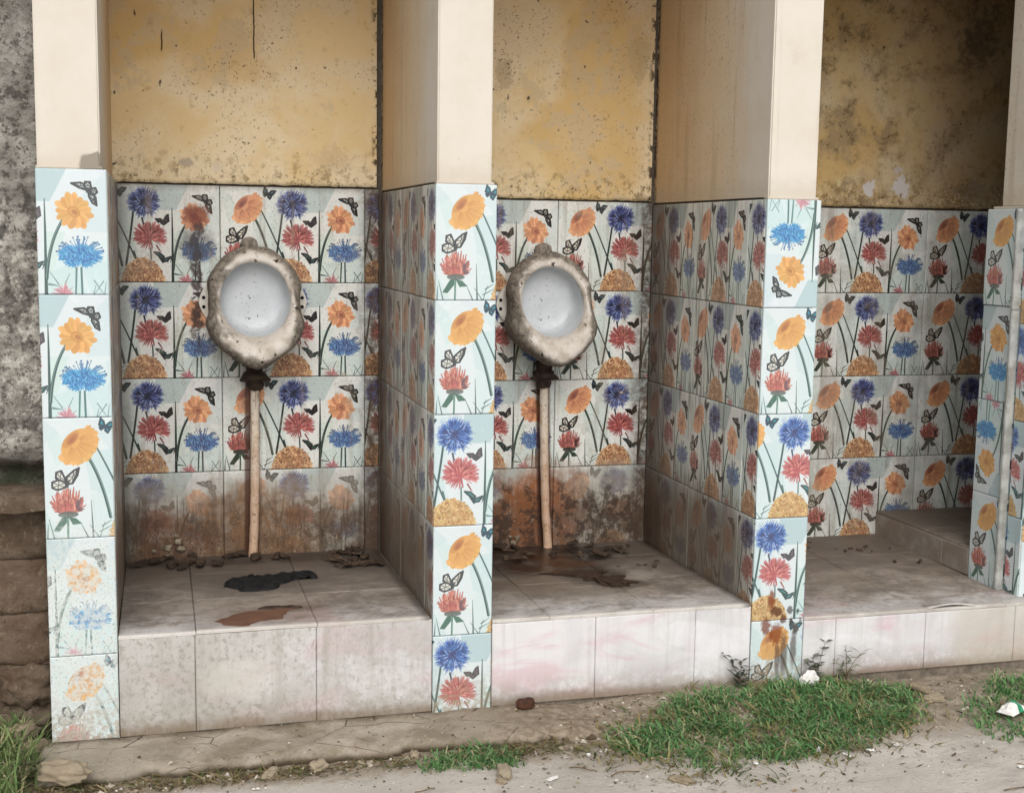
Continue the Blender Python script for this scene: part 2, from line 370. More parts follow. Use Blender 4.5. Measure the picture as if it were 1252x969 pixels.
# ------------------------------------------------------------------ materials
def print_node(N):
    t = N.n.new('ShaderNodeTexImage'); t.image = IMG; t.extension = 'EXTEND'; t.interpolation = 'Cubic'
    uv = N.n.new('ShaderNodeUVMap'); uv.uv_map = 'UVMap'; N.l.new(uv.outputs[0], t.inputs[0]); return t.outputs[0]
def glaze(N, base):
    return N.noise(N.pos(), 22, 2)
def mat_pier_tile():
    N = NT('flower_tile_front'); p = N.pos(); c = print_node(N)
    n1 = N.noise(p, 14, 6, .65); n2 = N.noise(p, 60, 5, .7); n3 = N.noise(p, 180, 3, .7)
    c = N.mix(.1, c, rgb(236, 242, 243)); c = N.mix(1.0, c, rgb(229, 232, 233), 'MULTIPLY')  # print lightened for the brightly lit fronts, light put into the colour
    # first partition, two lowest courses: print rubbed off to a grey bloom
    w = N.mul(N.ss(N.X, .25, .2), N.ss(N.add(N.Z, N.mul(N.sub(n1, .5), .22)), .58, .42))
    w2 = N.mul(w, N.ss(n2, .36, .58)); c = N.mix(N.mul(w2, .85), c, rgb(202, 208, 204))
    w3 = N.mul(w, N.ss(n3, .56, .66)); c = N.mix(N.mul(w3, .75), c, rgb(130, 130, 122))
    # white flakes in the print
    fl = N.mul(N.ss(n2, .66, .70), N.ss(n1, .52, .6)); c = N.mix(N.mul(fl, .8), c, rgb(236, 232, 224))
    # ground dirt
    g = N.mul(N.ss(N.add(N.Z, N.mul(N.sub(n1, .5), .16)), .13, -.01), N.ss(n2, .38, .62)); c = N.mix(N.mul(g, .8), c, rgb(150, 134, 112))
    # spat red-brown stains on the third partition's foot
    for (x, z, rx, rz, a, col) in [(1.945, .235, .011, .028, .85, (126, 58, 26)), (1.962, .202, .018, .014, .85, (84, 46, 28)), (1.93, .16, .014, .024, .85, (120, 60, 30)), (1.963, .135, .020, .030, .85, (130, 64, 30)), (1.985, .18, .010, .014, .85, (90, 50, 32)), (2.005, .205, .011, .012, .8, (66, 60, 58)), (2.01, .17, .006, .012, .8, (70, 62, 58)), (2.025, .15, .009, .018, .75, (92, 84, 78)), (2.03, .20, .004, .010, .75, (76, 68, 62)), (2.04, .17, .004, .008, .7, (80, 72, 66))]:
        m = N.blob(N.X, N.Z, x, z, rx, rz, .3, N.add(N.mul(n2, .6), N.mul(n3, .4)), 1.6); c = N.mix(N.mul(m, a), c, rgb(*col))
    st = N.noise(N.scale(p, (60, 60, 6)), 1.0, 4, .6)
    for (x, z, rx, rz) in [(1.99, .075, .012, .06), (1.97, .06, .008, .05), (2.02, .09, .01, .05)]:
        m = N.blob(N.X, N.Z, x, z, rx, rz, .4, n2, .8); c = N.mix(N.mul(m, .75), c, rgb(84, 66, 60))
    c = N.mix(N.mul(N.ss(st, .6, .75), .18), c, rgb(150, 140, 125))
    r = N.ss(n1, .3, .8, .16, .34); r = N.mx(r, N.mul(w, .7))
    N.bump(N.noise(p, 9, 2), .06, .02)
    return N.done(c, r, .5)
def mat_back_tile():
    N = NT('flower_tile_back'); p = N.pos(); c = print_node(N)
    n1 = N.noise(p, 9, 6, .62); n2 = N.noise(p, 45, 6, .7); n3 = N.noise(p, 150, 4, .7)
    sk = N.noise(N.scale(p, (34, 34, 3.2)), 1.0, 6, .65)
    g = N.n.new('ShaderNodeGamma'); N.l.new(c, g.inputs[0]); g.inputs[1].default_value = 1.75; bw = N.n.new('ShaderNodeRGBToBW'); N.l.new(c, bw.inputs[0]); c = N.mix(N.ss(bw.outputs[0], .38, .62, 1.0, .2), c, g.outputs[0])  # dark print tones deepened for the back wall, shade put into the colour
    hs = N.n.new('ShaderNodeHueSaturation'); hs.inputs['Hue'].default_value = .499; hs.inputs['Saturation'].default_value = .78; N.l.new(c, hs.inputs['Color']); c = hs.outputs[0]; c = N.mix(1.0, c, rgb(255, 249, 243), 'MULTIPLY')
    fl = N.mul(N.ss(n2, .60, .64), N.ss(n1, .5, .58)); c = N.mix(N.mul(fl, .7), c, rgb(206, 192, 172))
    c = N.mix(N.mul(N.ss(n3, .58, .66), .55), c, rgb(70, 64, 56))                  # fly specks
    c = N.mix(N.mul(N.ss(sk, .52, .7), .42), c, rgb(146, 130, 108)); c = N.mix(N.mul(N.mul(N.ss(n1, .5, .66), N.ss(n2, .4, .6)), .35), c, rgb(160, 148, 130))
    b12 = N.ss(N.X, 2.2, 2.05)
    # grime of the lowest course in the two urinal bays
    zz = N.add(N.add(N.Z, N.mul(N.sub(n1, .5), .30)), N.mul(N.sub(sk, .5), .20))
    low = N.mul(N.ss(zz, .52, .40), b12)
    pch = N.ss(N.noise(N.scale(p, (1, 1, .8), (6, 1, 3)), 13, 6, .7), .38, .56, .45, 1.0); low2 = N.mul(N.mul(N.ss(zz, .47, .33), b12), pch)
    c = N.mix(N.mul(low, .6), c, rgb(150, 136, 118)); c = N.mix(N.mul(low2, .88), c, rgb(98, 77, 59)); st4 = N.mul(N.ss(N.noise(N.scale(p, (50, 50, 5)), 1.0, 6, .7), .48, .62), low); c = N.mix(N.mul(st4, .6), c, rgb(74, 56, 42))
    pale = N.mul(N.mul(N.ss(N.Z, .52, .46), N.ss(N.Z, .36, .44)), b12); c = N.mix(N.mul(pale, .35), c, rgb(176, 172, 162))
    b3 = N.ss(N.X, 2.05, 2.2); c = N.mix(N.mul(b3, N.ss(N.add(N.mul(sk, .5), N.mul(n1, .5)), .38, .6, .10, .42)), c, rgb(104, 94, 82))  # third bay: grime film, added to darken it as deeper shade would
    # rust round the two waste pipes and the left corner
    for (x, z, rx, rz, a, col) in [(.56, .31, .17, .17, .6, (136, 100, 66)), (.27, .30, .09, .10, .5, (124, 80, 56)), (1.49, .34, .13, .15, .9, (150, 88, 42)), (1.42, .28, .16, .09, .6, (104, 66, 40)), (1.60, .30, .10, .08, .45, (104, 78, 60))]:
        m = N.mul(N.blob(N.X, N.Z, x, z, rx, rz, .55, n1, 1.6), N.ss(n2, .34, .58, .45, 1.0)); c = N.mix(N.mul(N.mul(m, b12), a), c, rgb(*col))
    for (x, w) in [(.541, .02), (1.505, .022)]:
        m = N.mul(N.ss(N.ma('ABSOLUTE', N.sub(N.X, N.add(x, N.mul(N.sub(.82, N.Z), .03 if x > 1 else -.012)))), w*1.35, w*.9), N.ss(N.Z, .84, .8))
        c = N.mix(N.mul(m, .85), c, rgb(74, 40, 24))
    # red-brown spill left of the first urinal
    dr = N.ss(N.ma('ABSOLUTE', N.add(N.sub(N.X, .374), N.mul(N.sub(N.noise(N.scale(p, (1, 1, 14)), 1.5, 3), .5), .06))), .021, .010)
    dr = N.mul(N.mul(dr, N.mul(N.ss(N.Z, .80, 1.0), N.ss(N.Z, 1.36, 1.30))), N.ss(n2, .38, .5)); c = N.mix(N.mul(dr, .92), c, rgb(52, 28, 22))
    m = N.blob(N.X, N.Z, .378, 1.315, .04, .03, .25, n2, .9); c = N.mix(N.mul(m, .8), c, rgb(122, 52, 32))
    m = N.blob(N.X, N.Z, .375, 1.225, .055, .05, .4, n2, .8); c = N.mix(N.mul(m, .62), c, rgb(54, 56, 66))
    # crusts of scale low on the wall
    cr = N.mul(N.ss(n2, .60, .66), N.mul(N.ss(N.Z, .36, .30), b12)); c = N.mix(N.mul(cr, .85), c, rgb(172, 156, 132)); bl = N.mul(N.ss(N.noise(p, 26, 6, .72), .47, .56), N.mul(N.ss(zz, .46, .36), b12)); c = N.mix(N.mul(bl, N.ss(N.X, 1.0, 1.1, .34, .8)), c, rgb(52, 38, 28))
    ck = N.mul(N.ss(n3, .57, .63), N.mul(N.ss(N.Z, .40, .30), b12)); c = N.mix(N.mul(ck, .75), c, rgb(38, 28, 22))
    # dirt in the corners
    for x in (.939, 1.877):
        m = N.mul(N.ss(N.add(N.X, N.mul(N.sub(sk, .5), .06)), x-.075, x-.01), N.ss(N.X, x+.02, x+.01)); c = N.mix(N.mul(m, N.ss(n2, .34, .6, .4, .92)), c, rgb(72, 54, 40))
    m = N.ss(N.X, .20, .14); c = N.mix(N.mul(m, .6), c, rgb(70, 66, 54))
    tl = N.mul(N.ss(N.add(N.Z, N.mul(N.sub(n2, .5), .03)), 1.385, 1.41), .45); c = N.mix(tl, c, rgb(96, 84, 66))  # dark line below the plaster edge, its shadow put into the colour
    r = N.mx(N.ss(n1, .3, .8, .26, .48), N.mul(low, .75))
    N.bump(N.add(N.mul(n2, low2), N.mul(n1, .08)), .5, .006)
    return N.done(c, r, .45)
def mat_side_tile():
    N = NT('flower_tile_side'); p = N.pos(); c = print_node(N)
    n1 = N.noise(p, 7, 6, .62); n2 = N.noise(p, 40, 6, .7)
    sk = N.noise(N.scale(p, (20, 20, 1.3)), 1.0, 6, .66); sk2 = N.noise(N.scale(p, (70, 70, 3)), 1.0, 5, .62)
    g = N.n.new('ShaderNodeGamma'); N.l.new(c, g.inputs[0]); g.inputs[1].default_value = 1.55; c = g.outputs[0]
    hs = N.n.new('ShaderNodeHueSaturation'); N.l.new(c, hs.inputs['Color']); N.set(hs.inputs['Saturation'], N.ss(N.X, 2.3, 2.4, .62, .95)); c = hs.outputs[0]; c = N.mix(1.0, c, rgb(255, 250, 242), 'MULTIPLY')
    d = N.ss(N.add(N.Y, N.mul(N.sub(n1, .5), .5)), .02, .66)              # darker towards the back corner: dirt, plus shade put into the colour
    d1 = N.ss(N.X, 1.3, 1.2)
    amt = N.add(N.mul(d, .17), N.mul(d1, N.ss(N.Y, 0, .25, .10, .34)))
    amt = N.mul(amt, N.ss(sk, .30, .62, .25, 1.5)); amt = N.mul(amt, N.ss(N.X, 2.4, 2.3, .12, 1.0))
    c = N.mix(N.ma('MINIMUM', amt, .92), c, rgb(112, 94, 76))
    s2 = N.mul(N.ss(sk2, .5, .64), N.mul(N.ss(N.X, 2.4, 2.3), N.ss(N.Y, .0, .4, .25, .62))); c = N.mix(s2, c, rgb(78, 60, 46))
    s3 = N.mul(N.mul(N.ss(sk2, .44, .34), N.ss(sk, .5, .6)), N.mul(N.ss(N.X, 2.4, 2.3), .35)); c = N.mix(s3, c, rgb(186, 172, 152))
    zz = N.add(N.Z, N.mul(N.sub(sk, .5), .22))
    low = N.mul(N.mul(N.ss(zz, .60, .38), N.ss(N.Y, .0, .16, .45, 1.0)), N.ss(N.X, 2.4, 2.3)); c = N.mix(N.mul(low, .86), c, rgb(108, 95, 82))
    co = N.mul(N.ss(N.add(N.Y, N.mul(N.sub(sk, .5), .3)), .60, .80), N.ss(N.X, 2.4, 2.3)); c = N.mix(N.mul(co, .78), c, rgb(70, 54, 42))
    r = N.ss(n1, .3, .8, .34, .6)
    N.bump(N.add(sk2, n2), .14, .004)
    return N.done(c, r, .4)
def mat_grout():
    N = NT('grout'); p = N.pos(); n = N.noise(p, 60, 4)
    return N.done(N.mix(n, rgb(62, 56, 48), rgb(112, 104, 92)), .95, .2)
def mat_cream():
    N = NT('cream_paint'); p = N.pos()
    n1 = N.noise(p, 6, 5, .6); n2 = N.noise(p, 50, 5, .65); sk = N.noise(N.scale(p, (26, 26, 1.2)), 1.0, 5, .6); n3 = N.noise(p, 160, 3, .6)
    c = N.mix(N.ss(n1, .35, .7), rgb(212, 205, 193), rgb(206, 197, 183))
    # the partition sides turn dirty ochre towards the back, their shade put into the colour too
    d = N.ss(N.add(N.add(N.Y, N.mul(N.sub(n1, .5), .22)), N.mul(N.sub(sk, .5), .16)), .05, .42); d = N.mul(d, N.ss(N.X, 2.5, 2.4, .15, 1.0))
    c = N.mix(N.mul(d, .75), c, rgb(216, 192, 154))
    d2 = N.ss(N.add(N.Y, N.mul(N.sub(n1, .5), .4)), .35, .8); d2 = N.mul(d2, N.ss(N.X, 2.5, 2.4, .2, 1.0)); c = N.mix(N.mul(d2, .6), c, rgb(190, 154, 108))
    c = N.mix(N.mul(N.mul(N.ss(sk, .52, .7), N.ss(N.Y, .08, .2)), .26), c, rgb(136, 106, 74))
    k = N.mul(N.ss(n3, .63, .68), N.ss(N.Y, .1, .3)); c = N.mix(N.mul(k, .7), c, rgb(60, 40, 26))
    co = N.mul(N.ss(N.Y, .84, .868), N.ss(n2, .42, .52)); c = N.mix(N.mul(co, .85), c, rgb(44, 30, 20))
    sp = N.ss(N.noise(p, 26, 2), .72, .76); c = N.mix(N.mul(sp, .3), c, rgb(150, 126, 96))
    dp = N.noise(N.scale(p, (38, 38, 1.6), (2, 3, 1)), 1.0, 5, .62); c = N.mix(N.mul(N.ss(dp, .60, .74), .22), c, rgb(172, 156, 130)); hm = N.ss(N.noise(N.scale(p, (1, 1, 1), (4, 9, 2)), 7, 6, .7), .58, .70); c = N.mix(N.mul(hm, .2), c, rgb(182, 168, 146)); ft = N.mul(N.ss(N.add(N.Z, N.mul(N.sub(n2, .5), .06)), 1.46, 1.39), .35); c = N.mix(ft, c, rgb(176, 164, 144))
    # bare cement showing through the chip at the foot of the first shaft
    m = N.mul(N.blob(N.X, N.Z, .126, 1.424, .046, .026, .12, n2, .5), N.ss(N.Y, .03, .02)); c = N.mix(m, c, rgb(146, 138, 124))
    b = N.bump(N.sub(N.add(N.mul(n2, .35), N.noise(p, 12, 3)), N.mul(m, 1.2)), .25, .006)
    return N.done(c, .75, .3)
def mat_ochre():
    N = NT('ochre_paint'); p = N.pos()
    n0 = N.noise(p, 2.1, 4, .55); n1 = N.noise(p, 5, 6, .62, .4); n2 = N.noise(p, 34, 6, .68); n3 = N.noise(p, 120, 4, .7); n4 = N.noise(N.scale(p, (1, 1, 1), (5, 0, 3)), 9, 6, .7)
    c = N.mix(N.ss(n1, .38, .62), rgb(220, 194, 146), rgb(226, 208, 174))
    c = N.mix(N.mul(N.ss(n0, .52, .62), .6), c, rgb(204, 166, 100))
    pt = N.ss(N.add(n4, N.mul(N.sub(n0, .5), .5)), .58, .62); c = N.mix(N.mul(pt, .55), c, rgb(198, 180, 150))
    c = N.mix(N.mul(N.ss(n2, .56, .72), .35), c, rgb(150, 112, 60))
    # darker high on the wall: the roof overhang's shade put into the colour
    hi = N.ss(N.add(N.Z, N.mul(N.sub(n1, .5), .5)), 1.62, 2.15); c = N.mix(N.mul(hi, .4), c, rgb(150, 110, 60))
    # third bay: mottled, browner
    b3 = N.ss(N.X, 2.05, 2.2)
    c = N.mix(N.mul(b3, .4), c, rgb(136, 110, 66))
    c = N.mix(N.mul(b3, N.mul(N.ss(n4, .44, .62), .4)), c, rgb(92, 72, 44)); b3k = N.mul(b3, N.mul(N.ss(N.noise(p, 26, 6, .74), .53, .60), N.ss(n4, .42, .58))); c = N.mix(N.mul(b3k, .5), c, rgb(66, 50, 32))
    c = N.mix(N.mul(N.mul(b3, N.ss(N.X, 2.5, 3.1)), .4), c, rgb(98, 64, 36))  # darker to the right: shade of the enclosed end put into the colour
    # pits, flakes
    pit = N.mul(N.ss(n3, .60, .66), N.ss(n1, .44, .6)); c = N.mix(N.mul(pit, .8), c, rgb(70, 48, 26))
    pit2 = N.mul(N.mul(N.ss(N.noise(p, 42, 2, .5), .70, .73), N.ss(n4, .5, .56)), .85); c = N.mix(pit2, c, rgb(52, 34, 18))
    lowb = N.mul(N.ss(N.add(N.Z, N.mul(N.sub(n1, .5), .12)), 1.53, 1.41), N.ss(n2, .5, .62)); c = N.mix(N.mul(lowb, .6), c, rgb(120, 92, 52))
    lowl = N.mul(N.ss(N.Z, 1.53, 1.41), N.ss(n3, .56, .62)); c = N.mix(N.mul(lowl, .7), c, rgb(214, 198, 160))
    lowk = N.mul(N.ss(N.Z, 1.50, 1.41), N.ss(N.noise(p, 75, 4, .7), .58, .64)); c = N.mix(N.mul(lowk, .75), c, rgb(72, 52, 30))
    for x in (.939, 1.877):
        m = N.mul(N.ss(N.ma('ABSOLUTE', N.sub(N.X, x)), .022, .004), N.ss(n2, .49, .58)); c = N.mix(N.mul(m, .9), c, rgb(46, 30, 18))
    # drips and the two long cracks in the first bay
    nz = N.noise(N.scale(p, (2, 2, 26)), 1.0, 3)
    for (x, z0, z1, w) in [(.282, 1.80, 1.875, .0032), (.557, 1.79, 2.05, .0030), (.205, 1.90, 1.93, .004), (1.37, 1.70, 1.73, .003)]:
        m = N.ss(N.ma('ABSOLUTE', N.add(N.sub(N.X, x), N.mul(N.sub(nz, .5), .012))), w, w*.4)
        m = N.mul(m, N.mul(N.ss(N.Z, z0, z0+.012), N.ss(N.Z, z1, z1-.02))); c = N.mix(N.mul(m, .95), c, rgb(40, 24, 12))
    # bare patches
    for (x, z, rx, rz, a, col) in [(.345, 1.475, .022, .013, .75, (168, 154, 140)), (.445, 1.463, .014, .012, .6, (210, 196, 176)), (2.70, 1.452, .022, .028, 1, (190, 184, 180)), (2.83, 1.462, .03, .04, 1, (188, 182, 178)), (2.815, 1.515, .018, .012, .9, (176, 166, 156)), (2.58, 1.465, .007, .012, .9, (190, 176, 130)), (3.12, 1.45, .06, .04, .5, (120, 108, 92)), (.80, 1.50, .05, .035, .45, (196, 168, 128)),
                                    (1.82, 1.86, .035, .07, .5, (176, 156, 120)), (1.355, 1.78, .03, .05, .35, (120, 90, 50))]:
        m = N.blob(N.X, N.Z, x, z, rx, rz, .16, N.add(N.mul(n2, .7), N.mul(n3, .3)), 2.2); c = N.mix(N.mul(m, a), c, rgb(*col))
    m = N.blob(N.X, N.Z, 3.12, 1.99, .07, .10, .75, n2, 2.6); c = N.mix(N.mul(m, .6), c, rgb(52, 40, 28))
    h = N.add(N.add(N.mul(n2, .5), n4), N.mul(pit, -1.2))
    N.bump(h, .45, .008)
    return N.done(c, .85, .2)
def mat_marble(kind):
    N = NT('marble_tile_'+kind); p = N.pos()
    n1 = N.noise(p, 5, 6, .6, 1.2); n2 = N.noise(p, 55, 6, .7); n3 = N.noise(p, 16, 6, .65); n4 = N.noise(p, 140, 4, .7)
    rot = N.scale(p, (1, 1, 1)); v = N.noise(N.scale(p, (5, 5, 9)), 1.0, 5, .6, 2.5)
    c = N.mix(N.ss(n1, .4, .65), rgb(216, 214, 214), rgb(204, 203, 204))
    vr = N.n.new('ShaderNodeMapping'); N.l.new(p, vr.inputs[0]); vr.inputs['Rotation'].default_value = (0, math.radians(38), 0); vr.inputs['Scale'].default_value = (3.2, 3.2, 11); vm = N.noise(vr.outputs[0], 1.0, 5, .55, .8)
    c = N.mix(N.mul(N.ss(vm, .52, .66), .7), c, rgb(206, 180, 184)); c = N.mix(N.mul(N.ss(vm, .44, .34), .4), c, rgb(232, 232, 236))
    c = N.mix(N.mul(N.ss(n1, .56, .7), .28), c, rgb(212, 190, 194))
    if kind == 'riser':
        n4 = N.noise(N.scale(p, (130, 130, 48)), 1.0, 5, .72)
        b1 = N.ss(N.X, 1.05, 1.0)
        c = N.mix(N.mul(N.mul(b1, N.ss(n2, .52, .64)), .5), c, rgb(150, 146, 138)); sp = N.mul(N.mul(N.ss(n4, .50, .68), N.ss(n2, .40, .56)), N.add(N.mul(b1, N.ss(N.X, .96, .5, .6, 1.0)), .06)); c = N.mix(N.mul(sp, .75), c, rgb(122, 118, 110)); wp2 = N.mul(b1, N.ss(n1, .5, .62)); c = N.mix(N.mul(wp2, .35), c, rgb(174, 170, 162))
        lft = N.ss(N.add(N.X, N.mul(N.sub(n3, .5), .3)), .70, .34); c = N.mix(N.mul(b1, .3), c, rgb(170, 167, 161)); c = N.mix(N.mul(lft, .5), c, rgb(162, 159, 149)); c = N.mix(N.mul(N.mul(lft, N.ss(n2, .5, .62)), .5), c, rgb(138, 134, 122))
        zz = N.add(N.Z, N.mul(N.sub(n2, .5), .10)); g = N.ss(zz, .10, .0)
        c = N.mix(N.mul(N.mul(g, N.ss(N.add(N.mul(n2, .6), N.mul(n3, .4)), .36, .62)), .7), c, rgb(134, 123, 108))
        c = N.mix(N.mul(N.ss(N.add(N.Z, N.mul(N.sub(n3, .5), .05)), .03, -.005), .8), c, rgb(120, 104, 84))
        dp = N.noise(N.scale(p, (34, 34, 1.6)), 1.0, 5, .64); c = N.mix(N.mul(N.ss(dp, .48, .70), N.ss(N.X, 1.05, 1.0, .26, .5)), c, rgb(160, 153, 143)); du = N.ss(N.noise(N.scale(p, (1, 1, 1), (7, 2, 4)), 6, 6, .7), .46, .64); c = N.mix(N.mul(du, N.ss(N.X, 1.05, 1.0, .14, .5)), c, rgb(158, 154, 147))
        wp = N.blob(N.X, N.Z, .44, .12, .09, .05, .3, n3, .8); c = N.mix(N.mul(wp, .5), c, rgb(200, 198, 190))
        rr = N.mul(N.ss(N.X, 2.50, 2.6), .5); c = N.mix(rr, c, rgb(176, 166, 148)); sg = N.mul(N.ss(N.Y, .15, .25), N.ss(n3, .3, .6, .55, .85)); c = N.mix(sg, c, rgb(120, 107, 94))
    else:
        b1 = N.ss(N.X, 1.05, 1.0); b3 = N.ss(N.X, 1.95, 2.0)
        lng = N.noise(N.scale(p, (6, 11, 6)), 1.0, 7, .7, 1.2)
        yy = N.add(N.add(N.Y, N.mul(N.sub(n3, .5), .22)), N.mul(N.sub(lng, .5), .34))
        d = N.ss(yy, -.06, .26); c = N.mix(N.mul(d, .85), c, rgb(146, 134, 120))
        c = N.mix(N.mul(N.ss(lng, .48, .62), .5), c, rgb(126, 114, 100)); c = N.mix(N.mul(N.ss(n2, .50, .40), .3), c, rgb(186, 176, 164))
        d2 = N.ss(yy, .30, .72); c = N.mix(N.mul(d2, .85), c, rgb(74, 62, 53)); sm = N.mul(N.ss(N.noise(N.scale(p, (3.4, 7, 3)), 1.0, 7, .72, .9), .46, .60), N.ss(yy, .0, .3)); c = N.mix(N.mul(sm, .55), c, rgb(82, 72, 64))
        c = N.mix(N.mul(N.ss(n2, .56, .68), .4), c, rgb(84, 74, 64))
        c = N.mix(.22, c, rgb(128, 114, 100))
        # rusty wet run-off below the second pipe
        wet = 0.0
        for (x, y, rx, ry, a, col) in [(1.40, .70, .30, .22, .92, (50, 37, 28)), (1.46, .60, .17, .12, .8, (78, 48, 28)), (1.30, .62, .14, .16, .85, (44, 33, 26)), (1.55, .42, .10, .13, .9, (54, 43, 33)), (1.60, .30, .08, .06, .8, (72, 60, 46)), (1.33, .36, .16, .10, .55, (96, 82, 68)), (1.62, .72, .08, .11, .95, (34, 27, 23)), (.50, .80, .42, .07, .7, (58, 48, 41)), (.86, .74, .10, .13, .6, (64, 54, 44)), (1.45, .24, .18, .05, .5, (104, 92, 78))]:
            m = N.blob(N.X, N.Y, x, y, rx, ry, .22, N.add(N.mul(n3, .5), N.mul(lng, .5)), .8); c = N.mix(N.mul(m, a), c, rgb(*col))
            if 1.3 < x < 1.7 and y > .3: wet = N.mx(wet, m)
        bt = N.ss(N.noise(N.scale(p, (1, 1, 1), (3, 8, 2)), 9, 7, .72, .6), .46, .60); c = N.mix(N.mul(N.mul(bt, N.ss(yy, -.08, .2)), .6), c, rgb(98, 91, 84)); gm = N.ss(N.noise(p, 30, 7, .75), .55, .62); c = N.mix(N.mul(gm, .35), c, rgb(92, 84, 76))
        for (x, y, rx, ry, a, col) in [(.56, .47, .20, .14, .55, (84, 76, 69)), (.50, .11, .16, .10, .5, (120, 100, 84)), (.60, .17, .10, .035, .5, (90, 72, 58))]:
            m = N.blob(N.X, N.Y, x, y, rx, ry, .55, N.add(N.mul(n3, .5), N.mul(n2, .5)), 1.2); c = N.mix(N.mul(m, a), c, rgb(*col))
        # pale wiped rim along the front edge
        e = N.mul(N.ss(N.add(N.Y, N.mul(N.sub(n2, .5), .02)), .03, .006), .55); c = N.mix(e, c, rgb(206, 200, 190))
        for x in (.939, 1.877):
            m = N.mul(N.ss(N.X, x-.03, x), N.ss(N.X, x+.02, x+.01)); c = N.mix(N.mul(m, .7), c, rgb(58, 48, 40))
        c = N.mix(N.mul(N.mul(b3, N.ss(n1, .4, .6)), .3), c, rgb(126, 112, 98))
        sp = N.mul(N.ss(n4, .62, .67), N.ss(N.Y, .1, .5)); c = N.mix(N.mul(sp, .7), c, rgb(36, 30, 26))
    N.bump(N.add(N.mul(n2, .5), N.mul(n4, .3)), .16, .003)
    return N.done(c, N.ss(wet, 0, 1, .6, .36) if kind == 'floor' else N.ss(n2, .3, .7, .3, .55), .4)
def mat_old_wall():
    N = NT('weathered_cement'); p = N.pos()
    n0 = N.noise(p, 3.2, 5, .6); n1 = N.noise(p, 9, 6, .65, .5); n2 = N.noise(p, 34, 6, .72); n3 = N.noise(p, 110, 5, .7)
    c = N.mix(N.ss(n1, .35, .65), rgb(146, 142, 134), rgb(190, 185, 176))
    c = N.mix(N.mul(N.ss(n0, .50, .64), .6), c, rgb(92, 90, 85))
    nw = N.noise(N.scale(p, (1, 1, 1), (2, 5, 1)), 62, 7, .78); wp = N.mul(N.ss(N.add(N.mul(nw, .6), N.mul(n1, .4)), .49, .54), N.mul(N.ss(N.Z, 1.35, 1.15), N.ss(N.Z, .65, .8))); c = N.mix(N.mul(wp, .9), c, rgb(214, 209, 198))
    c = N.mix(N.mul(N.ss(N.noise(p, 48, 7, .78), .53, .59), .7), c, rgb(70, 66, 60))
    dk = N.noise(N.scale(p, (1, 1, 1), (3, 1, 7)), 15, 6, .72); c = N.mix(N.mul(N.ss(dk, .52, .62), .75), c, rgb(74, 71, 66)); c = N.mix(N.mul(N.ss(n3, .58, .66), .7), c, rgb(44, 42, 38))
    c = N.mix(N.mul(N.mul(N.ss(N.Z, 1.75, 1.95), N.ss(N.X, -.04, -.1)), .6), c, rgb(176, 160, 132))
    gz = N.mul(N.ss(N.add(N.Z, N.mul(N.sub(n1, .5), .2)), .78, .66), .6); c = N.mix(gz, c, rgb(78, 74, 62))
    gr = N.mul(N.ss(N.add(N.Z, N.mul(N.sub(n1, .5), .1)), .69, .64), .6); c = N.mix(gr, c, rgb(56, 66, 44))
    vd, _ = N.voro(p, 46); c = N.mix(N.mul(N.ss(vd, .30, .12), N.mul(N.ss(n1, .45, .55), .7)), c, rgb(58, 55, 50))
    N.bump(N.add(N.mul(n2, .8), N.add(n1, N.mul(n3, .5))), 1.0, .02)
    return N.done(c, .95, .15)
def mat_stone():
    N = NT('brown_stone'); p = N.pos(); r = N.rand()
    n1 = N.noise(p, 14, 6, .65); n2 = N.noise(p, 60, 6, .7)
    c = N.mix(N.ss(n1, .35, .65), rgb(84, 72, 60), rgb(116, 104, 90)); c = N.mix(N.mul(r, .6), c, rgb(104, 82, 66))
    c = N.mix(N.mul(N.ss(n2, .55, .66), .6), c, rgb(60, 50, 42)); c = N.mix(N.mul(N.ss(n2, .42, .34), .35), c, rgb(160, 146, 126))
    N.bump(N.add(n1, n2), .8, .01)
    return N.done(c, .95, .15)
def mat_road():
    N = NT('dusty_road'); p = N.pos()
    n1 = N.noise(p, 2.6, 6, .6); n2 = N.noise(p, 24, 6, .68); n3 = N.noise(p, 130, 5, .7); n4 = N.noise(N.scale(p, (6, 16, 6)), 1.0, 5, .6, .6)
    c = N.mix(N.ss(n1, .35, .65), rgb(176, 169, 160), rgb(190, 183, 174))
    c = N.mix(N.mul(N.ss(n4, .5, .68), .45), c, rgb(150, 142, 133)); c = N.mix(N.mul(N.ss(n2, .58, .7), .35), c, rgb(196, 191, 184))
    c = N.mix(N.mul(N.ss(n3, .60, .68), .45), c, rgb(122, 112, 100))
    # bare earth at the foot of the building
    ny = N.add(N.Y, N.mul(N.sub(n2, .5), .22))
    e = N.mul(N.ss(ny, -.50, -.34), N.ss(N.X, 1.1, 1.5)); e2 = N.ss(ny, -.34, -.26); e = N.mx(e, e2)
    ec = N.mix(N.ss(n2, .4, .62), rgb(122, 108, 90), rgb(156, 143, 124)); ec = N.mix(N.mul(N.ss(n3, .56, .64), .6), ec, rgb(90, 76, 60))
    c = N.mix(N.mul(e, .88), c, ec)
    hv, _ = N.voro(N.scale(p, (3.0, 3.6, 3.0)), 1.0, 'DISTANCE_TO_EDGE'); 
    cr = N.mul(N.ss(hv, .006, .001), N.ss(n1, .5, .6)); c = N.mix(N.mul(cr, .35), c, rgb(110, 100, 90))
    vd, _ = N.voro(p, 70)
    N.bump(N.add(N.add(n2, N.mul(n3, .45)), N.mul(N.ss(vd, .35, .1), .35)), .55, .008)
    return N.done(c, .95, .15)
